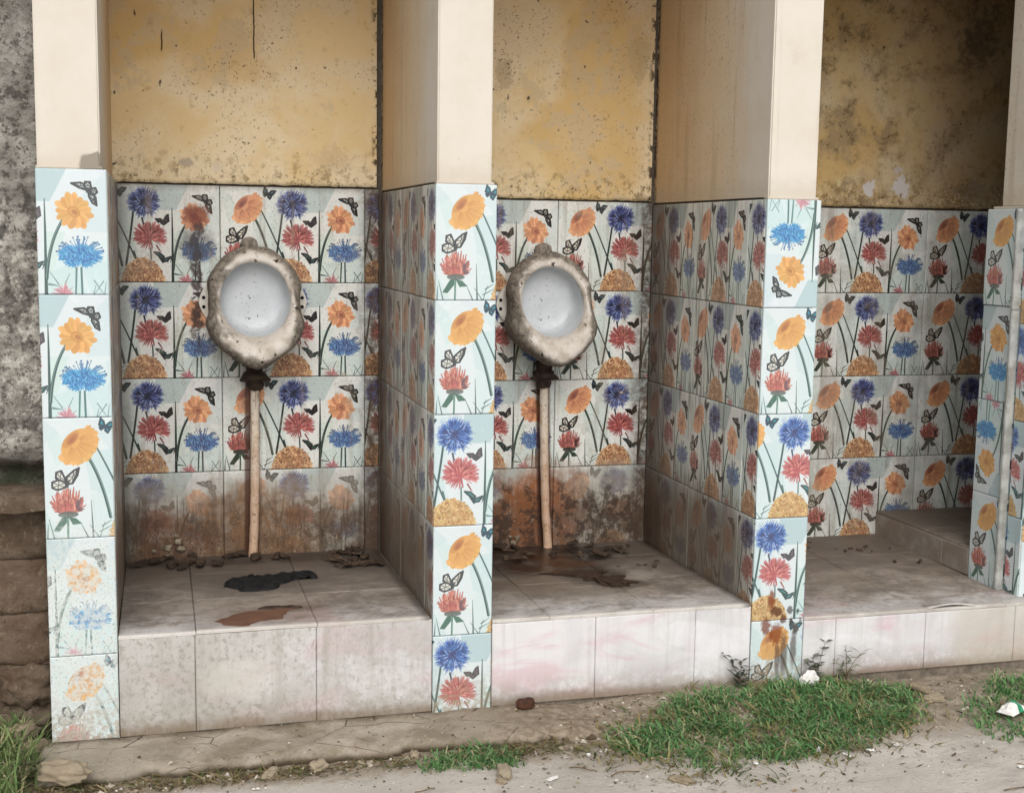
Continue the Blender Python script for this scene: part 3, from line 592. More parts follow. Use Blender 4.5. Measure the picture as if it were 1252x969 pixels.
def mat_kerb():
    N = NT('worn_cement_kerb'); p = N.pos()
    n1 = N.noise(p, 8, 6, .62); n2 = N.noise(p, 40, 6, .7); n3 = N.noise(p, 140, 5, .7)
    c = N.mix(N.ss(n1, .38, .62), rgb(138, 127, 110), rgb(168, 157, 141)); c = N.mix(N.mul(N.ss(n2, .55, .66), .5), c, rgb(112, 98, 78))
    c = N.mix(N.mul(N.ss(n1, .58, .66), .6), c, rgb(178, 170, 156))
    c = N.mix(N.mul(N.ss(n3, .58, .66), .5), c, rgb(92, 80, 66)); c = N.mix(N.mul(N.ss(N.Z, -.018, -.032), .85), c, rgb(84, 72, 56))  # last mix darkens the kerb front, painting the shadow line below its edge
    cr = N.mul(N.ss(N.X, .35, .1), .5); c = N.mix(cr, c, rgb(166, 158, 144))
    c = N.mix(N.mul(N.ss(N.add(N.Y, N.mul(N.sub(n2, .5), .05)), -.035, .0), .5), c, rgb(84, 72, 56))
    ea = N.mix(N.ss(n2, .4, .62), rgb(126, 112, 94), rgb(156, 144, 126)); c = N.mix(N.ss(N.add(N.X, N.mul(N.sub(n1, .5), .5)), .95, 1.25), c, ea)
    cv, _ = N.voro(N.scale(p, (4.2, 7, 4)), 1.0, 'DISTANCE_TO_EDGE'); ck = N.mul(N.ss(N.add(cv, N.mul(N.sub(n2, .5), .03)), .012, .002), N.ss(n1, .46, .56)); c = N.mix(N.mul(ck, .8), c, rgb(62, 52, 42))
    N.bump(N.add(n2, N.add(n1, N.mul(n3, .4))), .7, .01)
    return N.done(c, .95, .15)
def mat_bowl():
    N = NT('crusted_ceramic'); p = N.pos(); at = N.n.new('ShaderNodeAttribute'); at.attribute_name = 'crust'; k = at.outputs['Fac']
    n1 = N.noise(p, 22, 6, .65); n2 = N.noise(p, 70, 6, .7); n3 = N.noise(p, 150, 4, .7); sk = N.noise(N.scale(p, (60, 60, 12)), 1.0, 5, .6)
    white = N.mix(N.ss(n1, .4, .7), rgb(206, 199, 190), rgb(172, 161, 147))
    gr = N.mix(N.ss(n2, .38, .62), rgb(92, 84, 75), rgb(140, 131, 119)); gr = N.mix(N.mul(N.ss(sk, .52, .66), .6), gr, rgb(176, 166, 152))
    m = N.ss(N.add(k, N.mul(N.sub(N.add(N.mul(n1, .5), N.mul(n2, .5)), .5), 1.35)), .33, .74)
    c = N.mix(m, white, gr)
    c = N.mix(N.mul(N.ss(N.noise(p, 46, 4, .6), .62, .67), N.ss(k, .02, .2)), c, rgb(46, 34, 28))
    c = N.mix(N.mul(N.ss(sk, .58, .7), N.mul(N.ss(k, .05, .3), .5)), c, rgb(92, 72, 58))
    N.bump(N.mul(N.add(n2, n1), m), .4, .005)
    return N.done(c, N.ss(m, 0, 1, .34, .75), .4)
def mat_basin():
    N = NT('glazed_basin'); p = N.objpos(); n3 = N.noise(p, 120, 3, .6); n1 = N.noise(p, 16, 5, .6); sk = N.noise(N.scale(p, (50, 50, 8)), 1.0, 4, .6)
    o = N.sep(p)
    c = N.mix(N.ss(n1, .4, .7), rgb(198, 202, 205), rgb(188, 193, 197))
    cl = N.blob(o[0], o[2], -.02, -.01, .05, .10, .5, n1, .8)
    c = N.mix(N.mul(N.mul(N.ss(n3, .64, .68), cl), .9), c, rgb(52, 46, 42)); c = N.mix(N.mul(N.ss(n3, .70, .73), .85), c, rgb(50, 44, 40))
    c = N.mix(N.mul(N.mul(N.ss(sk, .5, .7), N.ss(o[2], .02, -.06)), .3), c, rgb(150, 142, 132))
    return N.done(c, .3, .35)
def mat_simple(name, a, b, sc=40, rough=.8, spec=.3, bump=.3, rnd=0.0, c2=None):
    N = NT(name); p = N.objpos() if rnd else N.pos(); n = N.noise(p, sc, 5, .65)
    c = N.mix(N.ss(n, .35, .65), rgb(*a), rgb(*b))
    if rnd: c = N.mix(N.mul(N.rand(), rnd), c, rgb(*c2))
    if bump: N.bump(n, bump, .004)
    return N.done(c, rough, spec)
def mat_pipe():
    N = NT('rusty_pipe'); p = N.pos()
    n1 = N.noise(p, 30, 5, .65); sk = N.noise(N.scale(p, (80, 80, 5)), 1.0, 5, .6); n3 = N.noise(p, 120, 3, .6)
    c = N.mix(N.ss(n1, .4, .65), rgb(224, 212, 196), rgb(204, 182, 158))
    low = N.ss(N.add(N.Z, N.mul(N.sub(sk, .5), .5)), .75, .30); c = N.mix(N.mul(low, .6), c, rgb(186, 136, 98))
    c = N.mix(N.mul(N.ss(sk, .58, .68), .7), c, rgb(124, 78, 50)); c = N.mix(N.mul(N.ss(n3, .62, .67), .7), c, rgb(52, 32, 24))
    N.bump(n1, .3, .004); return N.done(c, .6, .35)
def mat_attr(name, attr='tint', rough=.7, spec=.3, trans=0.0):
    N = NT(name); at = N.n.new('ShaderNodeAttribute'); at.attribute_name = attr
    N.done(at.outputs['Color'], rough, spec)
    if trans:
        tr = N.n.new('ShaderNodeBsdfTranslucent'); N.l.new(at.outputs['Color'], tr.inputs[0]); mx = N.n.new('ShaderNodeMixShader'); mx.inputs[0].default_value = trans
        N.l.new(N.b.outputs[0], mx.inputs[1]); N.l.new(tr.outputs[0], mx.inputs[2]); N.l.new(mx.outputs[0], N.out.inputs[0])
    return N.m
M = dict(front=mat_pier_tile(), back=mat_back_tile(), side=mat_side_tile(), grout=mat_grout(), cream=mat_cream(), ochre=mat_ochre(), riser=mat_marble('riser'), floor=mat_marble('floor'),
         oldwall=mat_old_wall(), stone=mat_stone(), road=mat_road(), kerb=mat_kerb(), bowl=mat_bowl(), basin=mat_basin(), pipe=mat_pipe(),
         ear=mat_simple('screw_ear', (236, 232, 224), (222, 214, 202), 60, .35), dark=mat_simple('tarry_fitting', (34, 26, 22), (74, 58, 46), 60, .7, .4, .8), hole=mat_simple('screw_hole', (18, 14, 12), (26, 20, 18), 40, .9),
         concrete=mat_simple('roof_concrete', (108, 100, 88), (84, 77, 68), 12, .95), edge=mat_simple('tile_edge', (176, 178, 174), (142, 142, 136), 24, .5),
         grass=mat_attr('grass_blade', trans=.3), leaf=mat_attr('leaf_blade', trans=.25),
         paper=mat_simple('paper_scrap', (232, 230, 226), (206, 202, 196), 60, .8), cloth=mat_simple('black_rag', (18, 18, 19), (34, 34, 35), 50, .75, .25, .6),
         mud=mat_simple('rust_mud', (112, 78, 58), (96, 64, 48), 26, .5, .35, .2), wetmud=mat_simple('dark_mud', (50, 37, 28), (66, 49, 37), 30, .6), floorgrout=mat_simple('floor_grout', (128, 118, 106), (96, 88, 78), 40, .95),
         flake=mat_simple('plaster_flake', (92, 76, 62), (62, 50, 42), 40, .9, .2, .4, .7, (46, 38, 34)), crust=mat_simple('lime_crust', (172, 160, 140), (118, 102, 84), 60, .9, .2, .5),
         rock=mat_simple('loose_stone', (150, 136, 114), (118, 104, 86), 30, .95, .15, .8, .5, (172, 160, 140)), brick=mat_simple('brick_bit', (92, 62, 48), (66, 46, 38), 40, .95, .15, .7),
         twig=mat_simple('dry_twig', (120, 102, 78), (84, 68, 50), 40, .9), green=mat_simple('packet_green', (40, 128, 92), (60, 150, 110), 30, .4), pebble=mat_attr('pebble_stone', rough=.95, spec=.15))

# ------------------------------------------------------------------ tiles
_cache = {}
TH_ = 0.009
FG = .0013
def tile_mesh(w, h, uv, mat, t=TH_):
    """slab in the local XZ plane, front face at y=0 facing -Y, body behind; uv = (u0,u1,v_top,v_bottom) in mm or None"""
    key = (round(w, 4), round(h, 4), uv, mat.name, t)
    if key in _cache: return _cache[key]
    c = min(.0022, w*.1, h*.1)
    o = [(-w/2, 0, -h/2), (w/2, 0, -h/2), (w/2, 0, h/2), (-w/2, 0, h/2)]
    front = [(-w/2+c, 0, -h/2+c), (w/2-c, 0, -h/2+c), (w/2-c, 0, h/2-c), (-w/2+c, 0, h/2-c)]
    rim = [(x, c*.8, z) for x, _, z in o]; back = [(x, t, z) for x, _, z in o]
    v = front+rim+back; f = [(0, 1, 2, 3)]
    for i in range(4):
        j = (i+1) % 4; f.append((4+i, 4+j, j, i)); f.append((8+i, 8+j, 4+j, 4+i))
    f.append((11, 10, 9, 8))
    uvs = None
    if uv:
        u0, u1, vt, vb = uv
        uvs = [((u0+(x/w+.5)*(u1-u0))/TW, 1-(vb+(z/h+.5)*(vt-vb))/TH) for x, y, z in v]
    me = mesh('tile', v, f, mat, False, uvs); _cache[key] = me; return me
def put_tile(parent, x0, z0, w, h, plane, at, uv=None, mat=None, name='tile', gap=.0022, jit=.0008, t=TH_):
    """plane 'front': faces -Y at Y=at, x0..x0+w along +X. plane 'left': faces -X at X=at, runs from Y=x0 (left in view, deep) to Y=x0-w. 'right': faces +X"""
    me = tile_mesh(w-gap, h-gap, uv, mat, t)
    o = bpy.data.objects.new(name, me); COL.objects.link(o); o.parent = parent
    j = random.uniform(-jit, jit)
    tilt = (random.uniform(-.0012, .0012), random.uniform(-.0016, .0016), random.uniform(-.0012, .0012))
    if plane == 'front': loc = Vector((x0+w/2, at+j, z0+h/2)); rot = (tilt[0], tilt[1], tilt[2])
    elif plane == 'left': loc = Vector((at+j, x0-w/2, z0+h/2)); rot = (tilt[0], tilt[1], -math.pi/2+tilt[2])
    elif plane == 'right': loc = Vector((at+j, x0+w/2, z0+h/2)); rot = (tilt[0], tilt[1], math.pi/2+tilt[2])
    o.location = loc-Vector(parent.location); o.rotation_euler = rot
    return o
def box_obj(name, x0, x1, y0, y1, z0, z1, mat, parent=None, bev=0.0, **k):
    bm = bmesh.new(); bmesh.ops.create_cube(bm, size=1)
    for v in bm.verts: v.co = Vector(((x0 if v.co.x < 0 else x1), (y0 if v.co.y < 0 else y1), (z0 if v.co.z < 0 else z1)))
    if bev: bmesh.ops.bevel(bm, geom=bm.edges[:], offset=bev, segments=2, affect='EDGES')
    me = bpy.data.meshes.new(name); bm.to_mesh(me); bm.free(); me.materials.append(mat)
    return link(name, me, parent, (0, 0, 0), **k)
COL_A, COL_B, COL_C = (0, 163), (165, 328), (287, 450)

# ------------------------------------------------------------------ partitions with their tiled ends
PT = {1: (-.0187, .1445, 1.410, -.012), 2: (.9518, 1.1152, 1.397, -.020), 3: (1.8851, 2.0504, 1.377, -.014)}
YB = .868
ROOF_Z = 2.50
def plaster_sheet(name, plane, at, a0, a1, z0, z1, mat, parent, amp=.0025, step=.012, ragged=.004, thick=.012, seed=0, flip=False):
    """uneven coat of plaster over a wall, its lower edge ragged"""
    na, nz = max(2, int(abs(a1-a0)/step)), max(2, int((z1-z0)/step)); P = []
    for i in range(nz+1):
        row = []
        for j in range(na+1):
            a = a0+(a1-a0)*j/na; z = z0+(z1-z0)*i/nz
            if i == 0: z += fbm(a*30, seed, 0, 3)*ragged
            edge = min(j, na-j, 2)/2
            d = (fbm(a*4+seed, z*4, seed, 3)*amp+fbm(a*22, z*22, seed+5, 2)*amp*.3)*edge
            row.append((a, at+d, z) if plane == 'front' else (at+d, a, z))
        if i == 0: P.append([((a_, b_+thick, c_) if plane == 'front' else (a_+thick, b_, c_)) for a_, b_, c_ in row])
        P.append(row)
    P.append([((a_, b_+thick, c_) if plane == 'front' else (a_+thick, b_, c_)) for a_, b_, c_ in P[-1]])
    return link(name, grid_mesh(name, P, mat, True, flip), parent, (0, 0, 0))
def partition(i, label, fronts, base_h):
    xl, xr, zt, zb = PT[i]
    t = empty('partition_wall', ((xl+xr)/2, 0, zb), label=label, cat='partition wall', group='tile-faced partition walls between the bays')
    g = .009
    box_obj('brick_core', xl+g, xr-g, g, YB+.05, zb-.05, zt+.005, M['grout'], t)
    # painted shaft, slightly narrower than the tiling
    sh = box_obj('painted_shaft', xl+.005, xr-.014, .006, YB+.06, zt+.002, ROOF_Z, M['cream'], t, .004)
    # cement fillet where paint meets tile
    box_obj('cement_ledge', xl+.002, xr-.008, .002, .03, zt-.001, zt+.007, M['cream'], t, .002)
    z = zt
    for k, (c0, fl) in enumerate(fronts):
        h = .3
        full = (c0, c0+163)
        if z-h < zb+.02: h = z-zb
        uv = (full[0], full[1], 0, h*1000) if not fl else (full[1], full[0], 300, 300-h*1000)
        put_tile(t, xl, z-h, xr-xl, h, 'front', 0.0, uv, M['front'], gap=.0016)
        z -= h
    # tiled left face: two wide tiles and a strip at the front edge
    if i > 1:
        for k in range(4):
            z0 = zt-.3*(k+1); hh = .3; vb = 300
            if k == 3: z0 = .18; hh = (zt-.9)-z0; vb = 300
            jt = .006*((k*7 % 3)-1)
            y1, y2 = .488+jt, .108-jt
            put_tile(t, YB, z0, YB-y1, hh, 'left', xl, (0, 450, 0, vb), M['side'])
            put_tile(t, y1, z0, y1-y2, hh, 'left', xl, (0, 450, 0, vb), M['side'])
            put_tile(t, y2, z0, y2-.010, hh, 'left', xl, (150, 265, 0, vb), M['side'])
    if i < 3 :   # right face
        for k in range(4):
            z0 = zt-.3*(k+1); hh = .3
            if k == 3: z0 = .2; hh = zt-.9-z0
            put_tile(t, .01, z0, .41, hh, 'right', xr, (0, 450, 0, 300), M['side']); put_tile(t, .42, z0, .448, hh, 'right', xr, (0, 450, 0, 300), M['side'])
    else:
        for k in range(4):
            z0 = zt-.3*(k+1); hh = .3
            if k == 3: z0 = .15; hh = zt-.9-z0
            put_tile(t, .01, z0, .41, hh, 'right', xr, (0, 450, 0, 300), M['side']); put_tile(t, .42, z0, .448, hh, 'right', xr, (0, 450, 0, 300), M['side'])
    return t
partition(1, 'partition at the left end, its lowest flower tiles rubbed grey, beside the rough cement wall', [(287, 0), (287, 0), (0, 0), (287, 0), (0, 0)], .2)
partition(2, 'partition between the two urinals, unstained flower tiles down its narrow front', [(0, 0), (0, 0), (166, 0), (0, 0), (168, 0)], .2)
partition(3, 'partition with the upside-down top tile and red-brown stains at its foot in the grass', [(287, 1), (0, 0), (112, 0), (172, 0), (12, 0)], .2)

# ------------------------------------------------------------------ pillar at the right edge and the closed front beyond it
def corner_pillar():
    t = empty('corner_pillar', (2.9, .16, -.02), label='stepped tiled pillar at the right edge with strips of flower tile', cat='pillar')
    box_obj('brick_core', 2.824, 3.1, .07, .288, -.06, 1.376, M['grout'], t)
    box_obj('painted_shaft', 2.835, 3.1, .065, .284, 1.378, ROOF_Z, M['cream'], t, .004)
    box_obj('cement_ledge', 2.805, 3.09, .065, .286, 1.371, 1.379, M['cream'], t, .002)
    zt = 1.371
    strips = [(0, 0), (287, 0), (287, 1), (0, 0)]
    for k, (c0, fl) in enumerate(strips):
        h = .3; z0 = zt-.3*(k+1)
        if k == 3: z0 = .155; h = zt-.9-z0
        off = .004 if k else 0
        uv = (c0, c0+150, 0, h*1000) if not fl else (c0+150, c0, 300, 0)
        put_tile(t, .292, z0, .156-off, h, 'left', 2.79+off, uv, M['front'], t=.03)
        put_tile(t, .134, z0-.05, .072, h, 'left', 2.815, (200+20*k, 270+20*k, 0, 300), M['front'])
        put_tile(t, 2.816, z0-.12, .163, h, 'front', .06, (0 if k % 2 else 165, 163 if k % 2 else 328, 0, 300), M['front'])
    # white glazed edge trim standing in the step
    for z0, z1 in ((.185, 1.06), (1.063, 1.368)): box_obj('edge_trim', 2.786, 2.813, .1345, .146, z0, z1, M['edge'], t, .002)
    put_tile(t, 2.816, -.02, .163, .19, 'front', .06, (0, 163, 0, 190), M['front'])
    return t
corner_pillar()
fw = empty('front_wall', (3.6, .16, -.02), label='closed tiled front of the cubicle to the right of the stepped pillar', cat='wall')
box_obj('brick_core', 3.102, 4.3, .07, .25, -.06, 1.38, M['grout'], fw); box_obj('painted_face', 3.102, 4.3, .066, .16, 1.381, ROOF_Z, M['cream'], fw); box_obj('dark_inner_face', 3.102, 4.3, .162, .25, 1.381, ROOF_Z, M['concrete'], fw)  # unseen inner face made dark to cut bounce light in the bay
for k in range(4):
    for q in range(3): put_tile(fw, 2.99+.45*q if q else 3.103, 1.37-.3*(k+1), .45 if q else .336, .3, 'front', .06, (0, 450, 0, 300) if q else (114, 450, 0, 300), M['front'])
box_obj('shade_block', 3.13, 4.3, .252, .68, .0, ROOF_Z, M['concrete'], fw)  # unseen block added behind the pillar to darken the bay's right end
sw = empty('side_wall', (4.2, .75, 0), label='plastered end wall closing the cubicle on the right', cat='wall')
box_obj('painted_face', 4.2, 4.32, .682, 1.0, 0, ROOF_Z, M['concrete'], sw)  # unseen end wall in dark cement to cut bounce light

# ------------------------------------------------------------------ back wall
def back_wall():
    t = empty('back_wall', (1.5, .93, 0), label='ochre plastered rear wall over rows of flower tiles behind all the bays', cat='wall')
    box_obj('brick_core', -.3, 4.3, YB+.009, YB+.13, -.05, ROOF_Z, M['grout'], t)
    def rows(zt, cuts, zfloor):
        for k in range(4):
            z0 = zt-.3*(k+1); h = .3; vb = 300
            if k == 3: z0 = zfloor; h = zt-.9-z0; vb = h*1000
            for (x0, x1, u0) in cuts:
                u1 = u0+(x1-x0)*1000
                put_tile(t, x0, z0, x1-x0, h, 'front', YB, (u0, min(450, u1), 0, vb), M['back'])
    rows(1.4078, [(.100, .448, 102), (.448, .902, 0), (.902, .948, 172)], .215)
    rows(1.3837, [(1.098, 1.5505, 0), (1.5505, 1.886, 0)], .195)
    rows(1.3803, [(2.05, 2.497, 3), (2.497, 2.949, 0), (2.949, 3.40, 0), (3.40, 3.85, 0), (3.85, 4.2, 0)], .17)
    plaster_sheet('plaster', 'front', YB-.007, .12, .9385, 1.4125, ROOF_Z, M['ochre'], t, seed=1)
    plaster_sheet('plaster', 'front', YB-.006, 1.09, 1.8765, 1.389, ROOF_Z, M['ochre'], t, seed=2)
    plaster_sheet('plaster', 'front', YB-.007, 2.03, 4.2, 1.386, ROOF_Z, M['ochre'], t, seed=3)
    return t
back_wall()

# ------------------------------------------------------------------ platforms
def platform(label, xs, zf, zb, zground, fxs, depth=YB, rows=(0, .30, .60, .868)):
    x0, x1 = xs[0], xs[-1]
    t = empty('platform', ((x0+x1)/2, .4, zground), label=label, cat='platform', group='marble-tiled platforms of the bays')
    bm_v = [(x0, .010, zground-.05), (x1, .010, zground-.05), (x1, depth, zground-.05), (x0, depth, zground-.05), (x0, .010, zf-.0095), (x1, .010, zf-.0095), (x1, depth, zb-.0095), (x0, depth, zb-.0095)]
    link('concrete_core', mesh('concrete_core', bm_v, [(3, 2, 1, 0), (4, 5, 6, 7), (0, 1, 5, 4), (1, 2, 6, 5), (3, 0, 4, 7)], M['floorgrout']), t, (0, 0, 0))
    for a, b in zip(xs[:-1], xs[1:]):
        put_tile(t, a, zground, b-a, zf-zground-.0095, 'front', 0.001, None, M['riser'], jit=.0006, gap=FG)
    sl = math.atan2(zb-zf, depth)
    for a, b in zip(fxs[:-1], fxs[1:]):
        for c, d in zip(rows[:-1], rows[1:]):
            me = tile_mesh(b-a-FG, d-c-FG, None, M['floor'])
            o = bpy.data.objects.new('tile', me); COL.objects.link(o); o.parent = t
            yc = (c+d)/2
            o.location = Vector(((a+b)/2, yc, zf+(zb-zf)*yc/depth+random.uniform(-.0008, .0008)))-Vector(t.location)
            o.rotation_euler = (-math.pi/2+sl+random.uniform(-.001, .001), 0, 0)
    return t
platform('platform under the left urinal with grey speckled riser tiles', [.1455, .333, .642, .951], .254, .232, -.012, [.1455, .336, .645, .943], rows=(0, .32, .63, .868))
platform('platform under the right urinal with cleaner riser tiles and rusty wet floor', [1.1165, 1.414, 1.713, 1.884], .231, .213, -.012, [1.1165, 1.279, 1.583, 1.880], rows=(0, .36, .66, .868))
platform('platform of the open bay with a chipped front edge and gap under its riser', [2.0515, 2.157, 2.456, 2.766, 2.83], .178, .195, -.006, [2.0515, 2.43, 2.73, 3.03], rows=(0, .30, .60, .868))

# raised step inside the right bay
st = empty('raised_step', (3.2, .6, .17), label='raised tiled step in the dark right-hand bay with a broken edge', cat='step')
box_obj('concrete_core', 2.805, 3.9, .30, YB-.002, .14, .272, M['grout'], st)
for a, b in ((YB, .66), (.66, .44), (.44, .295)): put_tile(st, a, .186, a-b, .088, 'left', 2.795, None, M['riser'])
for a, b in ((2.795, 2.995),):
    for c, d in ((.297, .565), (.567, .866)):
        me = tile_mesh(b-a-.003, d-c-.003, None, M['floor']); o = bpy.data.objects.new('tile', me); COL.objects.link(o); o.parent = st
        o.location = Vector(((a+b)/2, (c+d)/2, .281+random.uniform(-.001, .001)))-Vector(st.location); o.rotation_euler = (-math.pi/2, 0, 0)
for a, b in ((2.997, 3.3), (3.302, 3.7)):
    me = tile_mesh(b-a-.003, .296, None, M['floor']); o = bpy.data.objects.new('tile', me); COL.objects.link(o); o.parent = st
    o.location = Vector(((a+b)/2, .715, .281))-Vector(st.location); o.rotation_euler = (-math.pi/2, 0, 0)
box_obj('floor_filler', 2.83, 2.99, .25, .30, -.02, .19, M['grout'], st)

# ------------------------------------------------------------------ roof
rf = box_obj('roof_slab', -.6, 4.6, -.14, 1.25, ROOF_Z, ROOF_Z+.12, M['concrete'], None, .01, label='flat concrete roof slab over the bays', cat='roof')

lc = box_obj('shade_slab', 2.056, 4.19, .03, YB-.02, 2.30, 2.40, M['concrete'], None, .004, label='unseen concrete slab added to shade the open bay on the right', cat='shade slab')  # out-of-view slab added to keep sky light off the upper wall

# ------------------------------------------------------------------ urinals
def urinal(cx, cz, label, seed):
    rs = random.Random(seed)
    t = empty('urinal', (cx, YB, cz), label=label, cat='urinal', group='wall-hung ceramic urinals')
    nn = 96
    KEY = [(0, 0, .171), (.10, .050, .162), (.22, .104, .124), (.35, .142, .066), (.45, .139, .008), (.53, .142, -.034), (.63, .150, -.076), (.75, .120, -.132), (.87, .056, -.180), (1, 0, -.203)]
    def poly(u):
        for i in range(len(KEY)-1):
            if u <= KEY[i+1][0]: break
        p1, p2 = KEY[i], KEY[i+1]; p0 = KEY[i-1] if i else (-p2[0], -p2[1], p2[2]); p3 = KEY[i+2] if i+2 < len(KEY) else (2-p1[0], -p1[1], p1[2])
        f = (u-p1[0])/(p2[0]-p1[0]); o = []
        for k in (1, 2): o.append(.5*(2*p1[k]+(p2[k]-p0[k])*f+(2*p0[k]-5*p1[k]+4*p2[k]-p3[k])*f*f+(3*p1[k]-p0[k]-3*p2[k]+p3[k])*f**3))
        return o
    def hole(u):
        th = u*math.pi; c = math.cos(th); x = .106*math.sin(th)**.92
        return x*(1-.05*max(0, -c)), (.119*c if c > 0 else .103*c)
    def tilt(z): q = max(0, min(1, (.17-z)/.37)); return .45*q+.55*q*q
    def ring(f, sc, y0, tl, rough, ri):
        out = []
        for j in range(nn):
            u = 2*j/nn; sg = 1
            if u > 1: u = 2-u; sg = -1
            (px, pz), (hx, hz) = poly(u), hole(u); x, z = (1-f)*px*sc+f*hx, (1-f)*pz*sc+f*hz; x *= sg
            y = y0+tl*tilt(z)
            if rough:
                n = fbm(x*26+seed*9, z*26, ri*.5, 4)*.0030*rough; L = math.hypot(x, z)+1e-6; x += n*x/L; z += n*z/L; y += fbm(x*42, z*42, seed, 3)*.003*rough
                low = max(0, (-z-.08)/.12); y += .010*low*rough*fbm(math.atan2(x, -z-.05)*2.2, seed, ri*.1, 3)
            out.append((x, -y, z, u))
        return out
    spec = [(0, .90, .0, .0, .4, 1.0), (0, .96, .014, .03, .8, 1.0), (0, 1.0, .030, .085, 1, 1.0), (.03, 1.0, .044, .135, 1, 1.0), (.12, 1.0, .054, .165, 1, 1.0), (.26, 1.0, .060, .178, .9, .92), (.42, 1.0, .064, .184, .7, .75), (.58, 1.0, .067, .186, .4, .5), (.74, 1.0, .068, .184, .2, .27), (.88, 1.0, .066, .178, .1, .2), (.97, 1.0, .060, .168, .05, .26), (1.0, 1.0, .052, .156, 0, .5)]
    V = []; F = []; K = []
    for ri, (f, sc, y0, tl, rg, kr) in enumerate(spec):
        for x, y, z, u in ring(f, sc, y0, tl, rg, ri):
            V.append((x, y, z))
            lip = sstep(.62, .86, u)*(.8 if ri > 5 else (.5 if ri == 5 else (.25 if ri == 4 else 0)))
            K.append(max(0, min(1, kr*(1-lip)+.34*fbm(x*10+seed, z*10, 3, 3)+(.3 if (4 < ri < 10 and x < -.05 and abs(z) < .1) else 0)-(.18 if (4 < ri < 8 and z > .06) else 0))))
    for i in range(len(spec)-1):
        for j in range(nn):
            k = (j+1) % nn; F.append((i*nn+j, i*nn+k, (i+1)*nn+k, (i+1)*nn+j))
    me = mesh('bowl', V, F, M['bowl'], True); at = me.attributes.new('crust', 'FLOAT', 'POINT'); at.data.foreach_set('value', K)
    link('bowl', me, t, (cx, YB, cz))
    V = []; F = []; ins = [(1.0, .052, .156), (1.0, .044, .140), (.985, .032, .105), (.965, .022, .060), (.93, .016, .026), (.80, .014, .012), (.5, .0135, .008), (.2, .013, .006)]
    for q, y0, tl in ins:
        for j in range(nn):
            u = 2*j/nn; sg = 1
            if u > 1: u = 2-u; sg = -1
            hx, hz = hole(u); V.append((hx*q*sg, -(y0+tl*tilt(hz)), hz*q))
    V.append((0, -.014, 0)); L = len(V)-1
    for i in range(len(ins)-1):
        for j in range(nn): k = (j+1) % nn; F.append((i*nn+j, i*nn+k, (i+1)*nn+k, (i+1)*nn+j))
    for j in range(nn): F.append(((len(ins)-1)*nn+j, (len(ins)-1)*nn+(j+1) % nn, L))
    link('basin', mesh('basin', V, F, M['basin'], True), t, (cx, YB, cz))
    # screw ears with two holes each
    for sgn in (-1, 1):
        pts = []
        for k in range(17):
            q = -1+2*k/16; pts.append((sgn*(.128+.039*(1-abs(q)**1.7)), .070*q))
        Vv = [(x, -.012, z-.004) for x, z in pts]+[(x, 0, z-.004) for x, z in pts]; n = len(pts)
        Ff = [tuple(range(n)) if sgn > 0 else tuple(range(n))[::-1]]+[((i, i+n, i+1+n, i+1) if sgn > 0 else (i+1, i+1+n, i+n, i)) for i in range(n-1)]
        e = link('ear', mesh('ear', Vv, Ff, M['ear']), t, (cx, YB, cz))
        for dz in (.013, -.016):
            bm = bmesh.new(); bmesh.ops.create_cone(bm, cap_ends=True, segments=12, radius1=.0055, radius2=.0055, depth=.004, matrix=Matrix.Translation((sgn*.1525, -.0125, dz-.004)) @ Matrix.Rotation(math.pi/2, 4, 'X'))
            m2 = bpy.data.meshes.new('screw_hole'); bm.to_mesh(m2); bm.free(); m2.materials.append(M['hole']); link('screw_hole', m2, e, (cx, YB, cz))
    # inlet spud on the crown, caked with dirt
    V = []; F = []; nr = 10
    for i, (r, z) in enumerate([(.032, .148), (.029, .170), (.024, .188), (.015, .196), (.001, .199)]):
        for j in range(nr):
            th = 2*math.pi*j/nr; q = 1+.25*fbm(i, j*.9, seed*3.3, 2)
            V.append((-.012+r*q*math.cos(th), -.028+r*.8*q*math.sin(th), z+.004*fbm(j, i, seed, 2)))
    for i in range(4):
        for j in range(nr): k = (j+1) % nr; F.append((i*nr+j, i*nr+k, (i+1)*nr+k, (i+1)*nr+j))
    me = mesh('inlet_spud', V, F, M['bowl'], True); at = me.attributes.new('crust', 'FLOAT', 'POINT'); at.data.foreach_set('value', [1.0]*len(V))
    link('inlet_spud', me, t, (cx, YB, cz))
    return t
U1, U2 = (.547, 1.052), (1.505, 1.045)
urinal(*U1, 'left urinal, crusted brown ceramic bowl beside a dark spill on the tiles', 1)
urinal(*U2, 'right urinal, stained ceramic bowl partly behind the middle partition', 2)

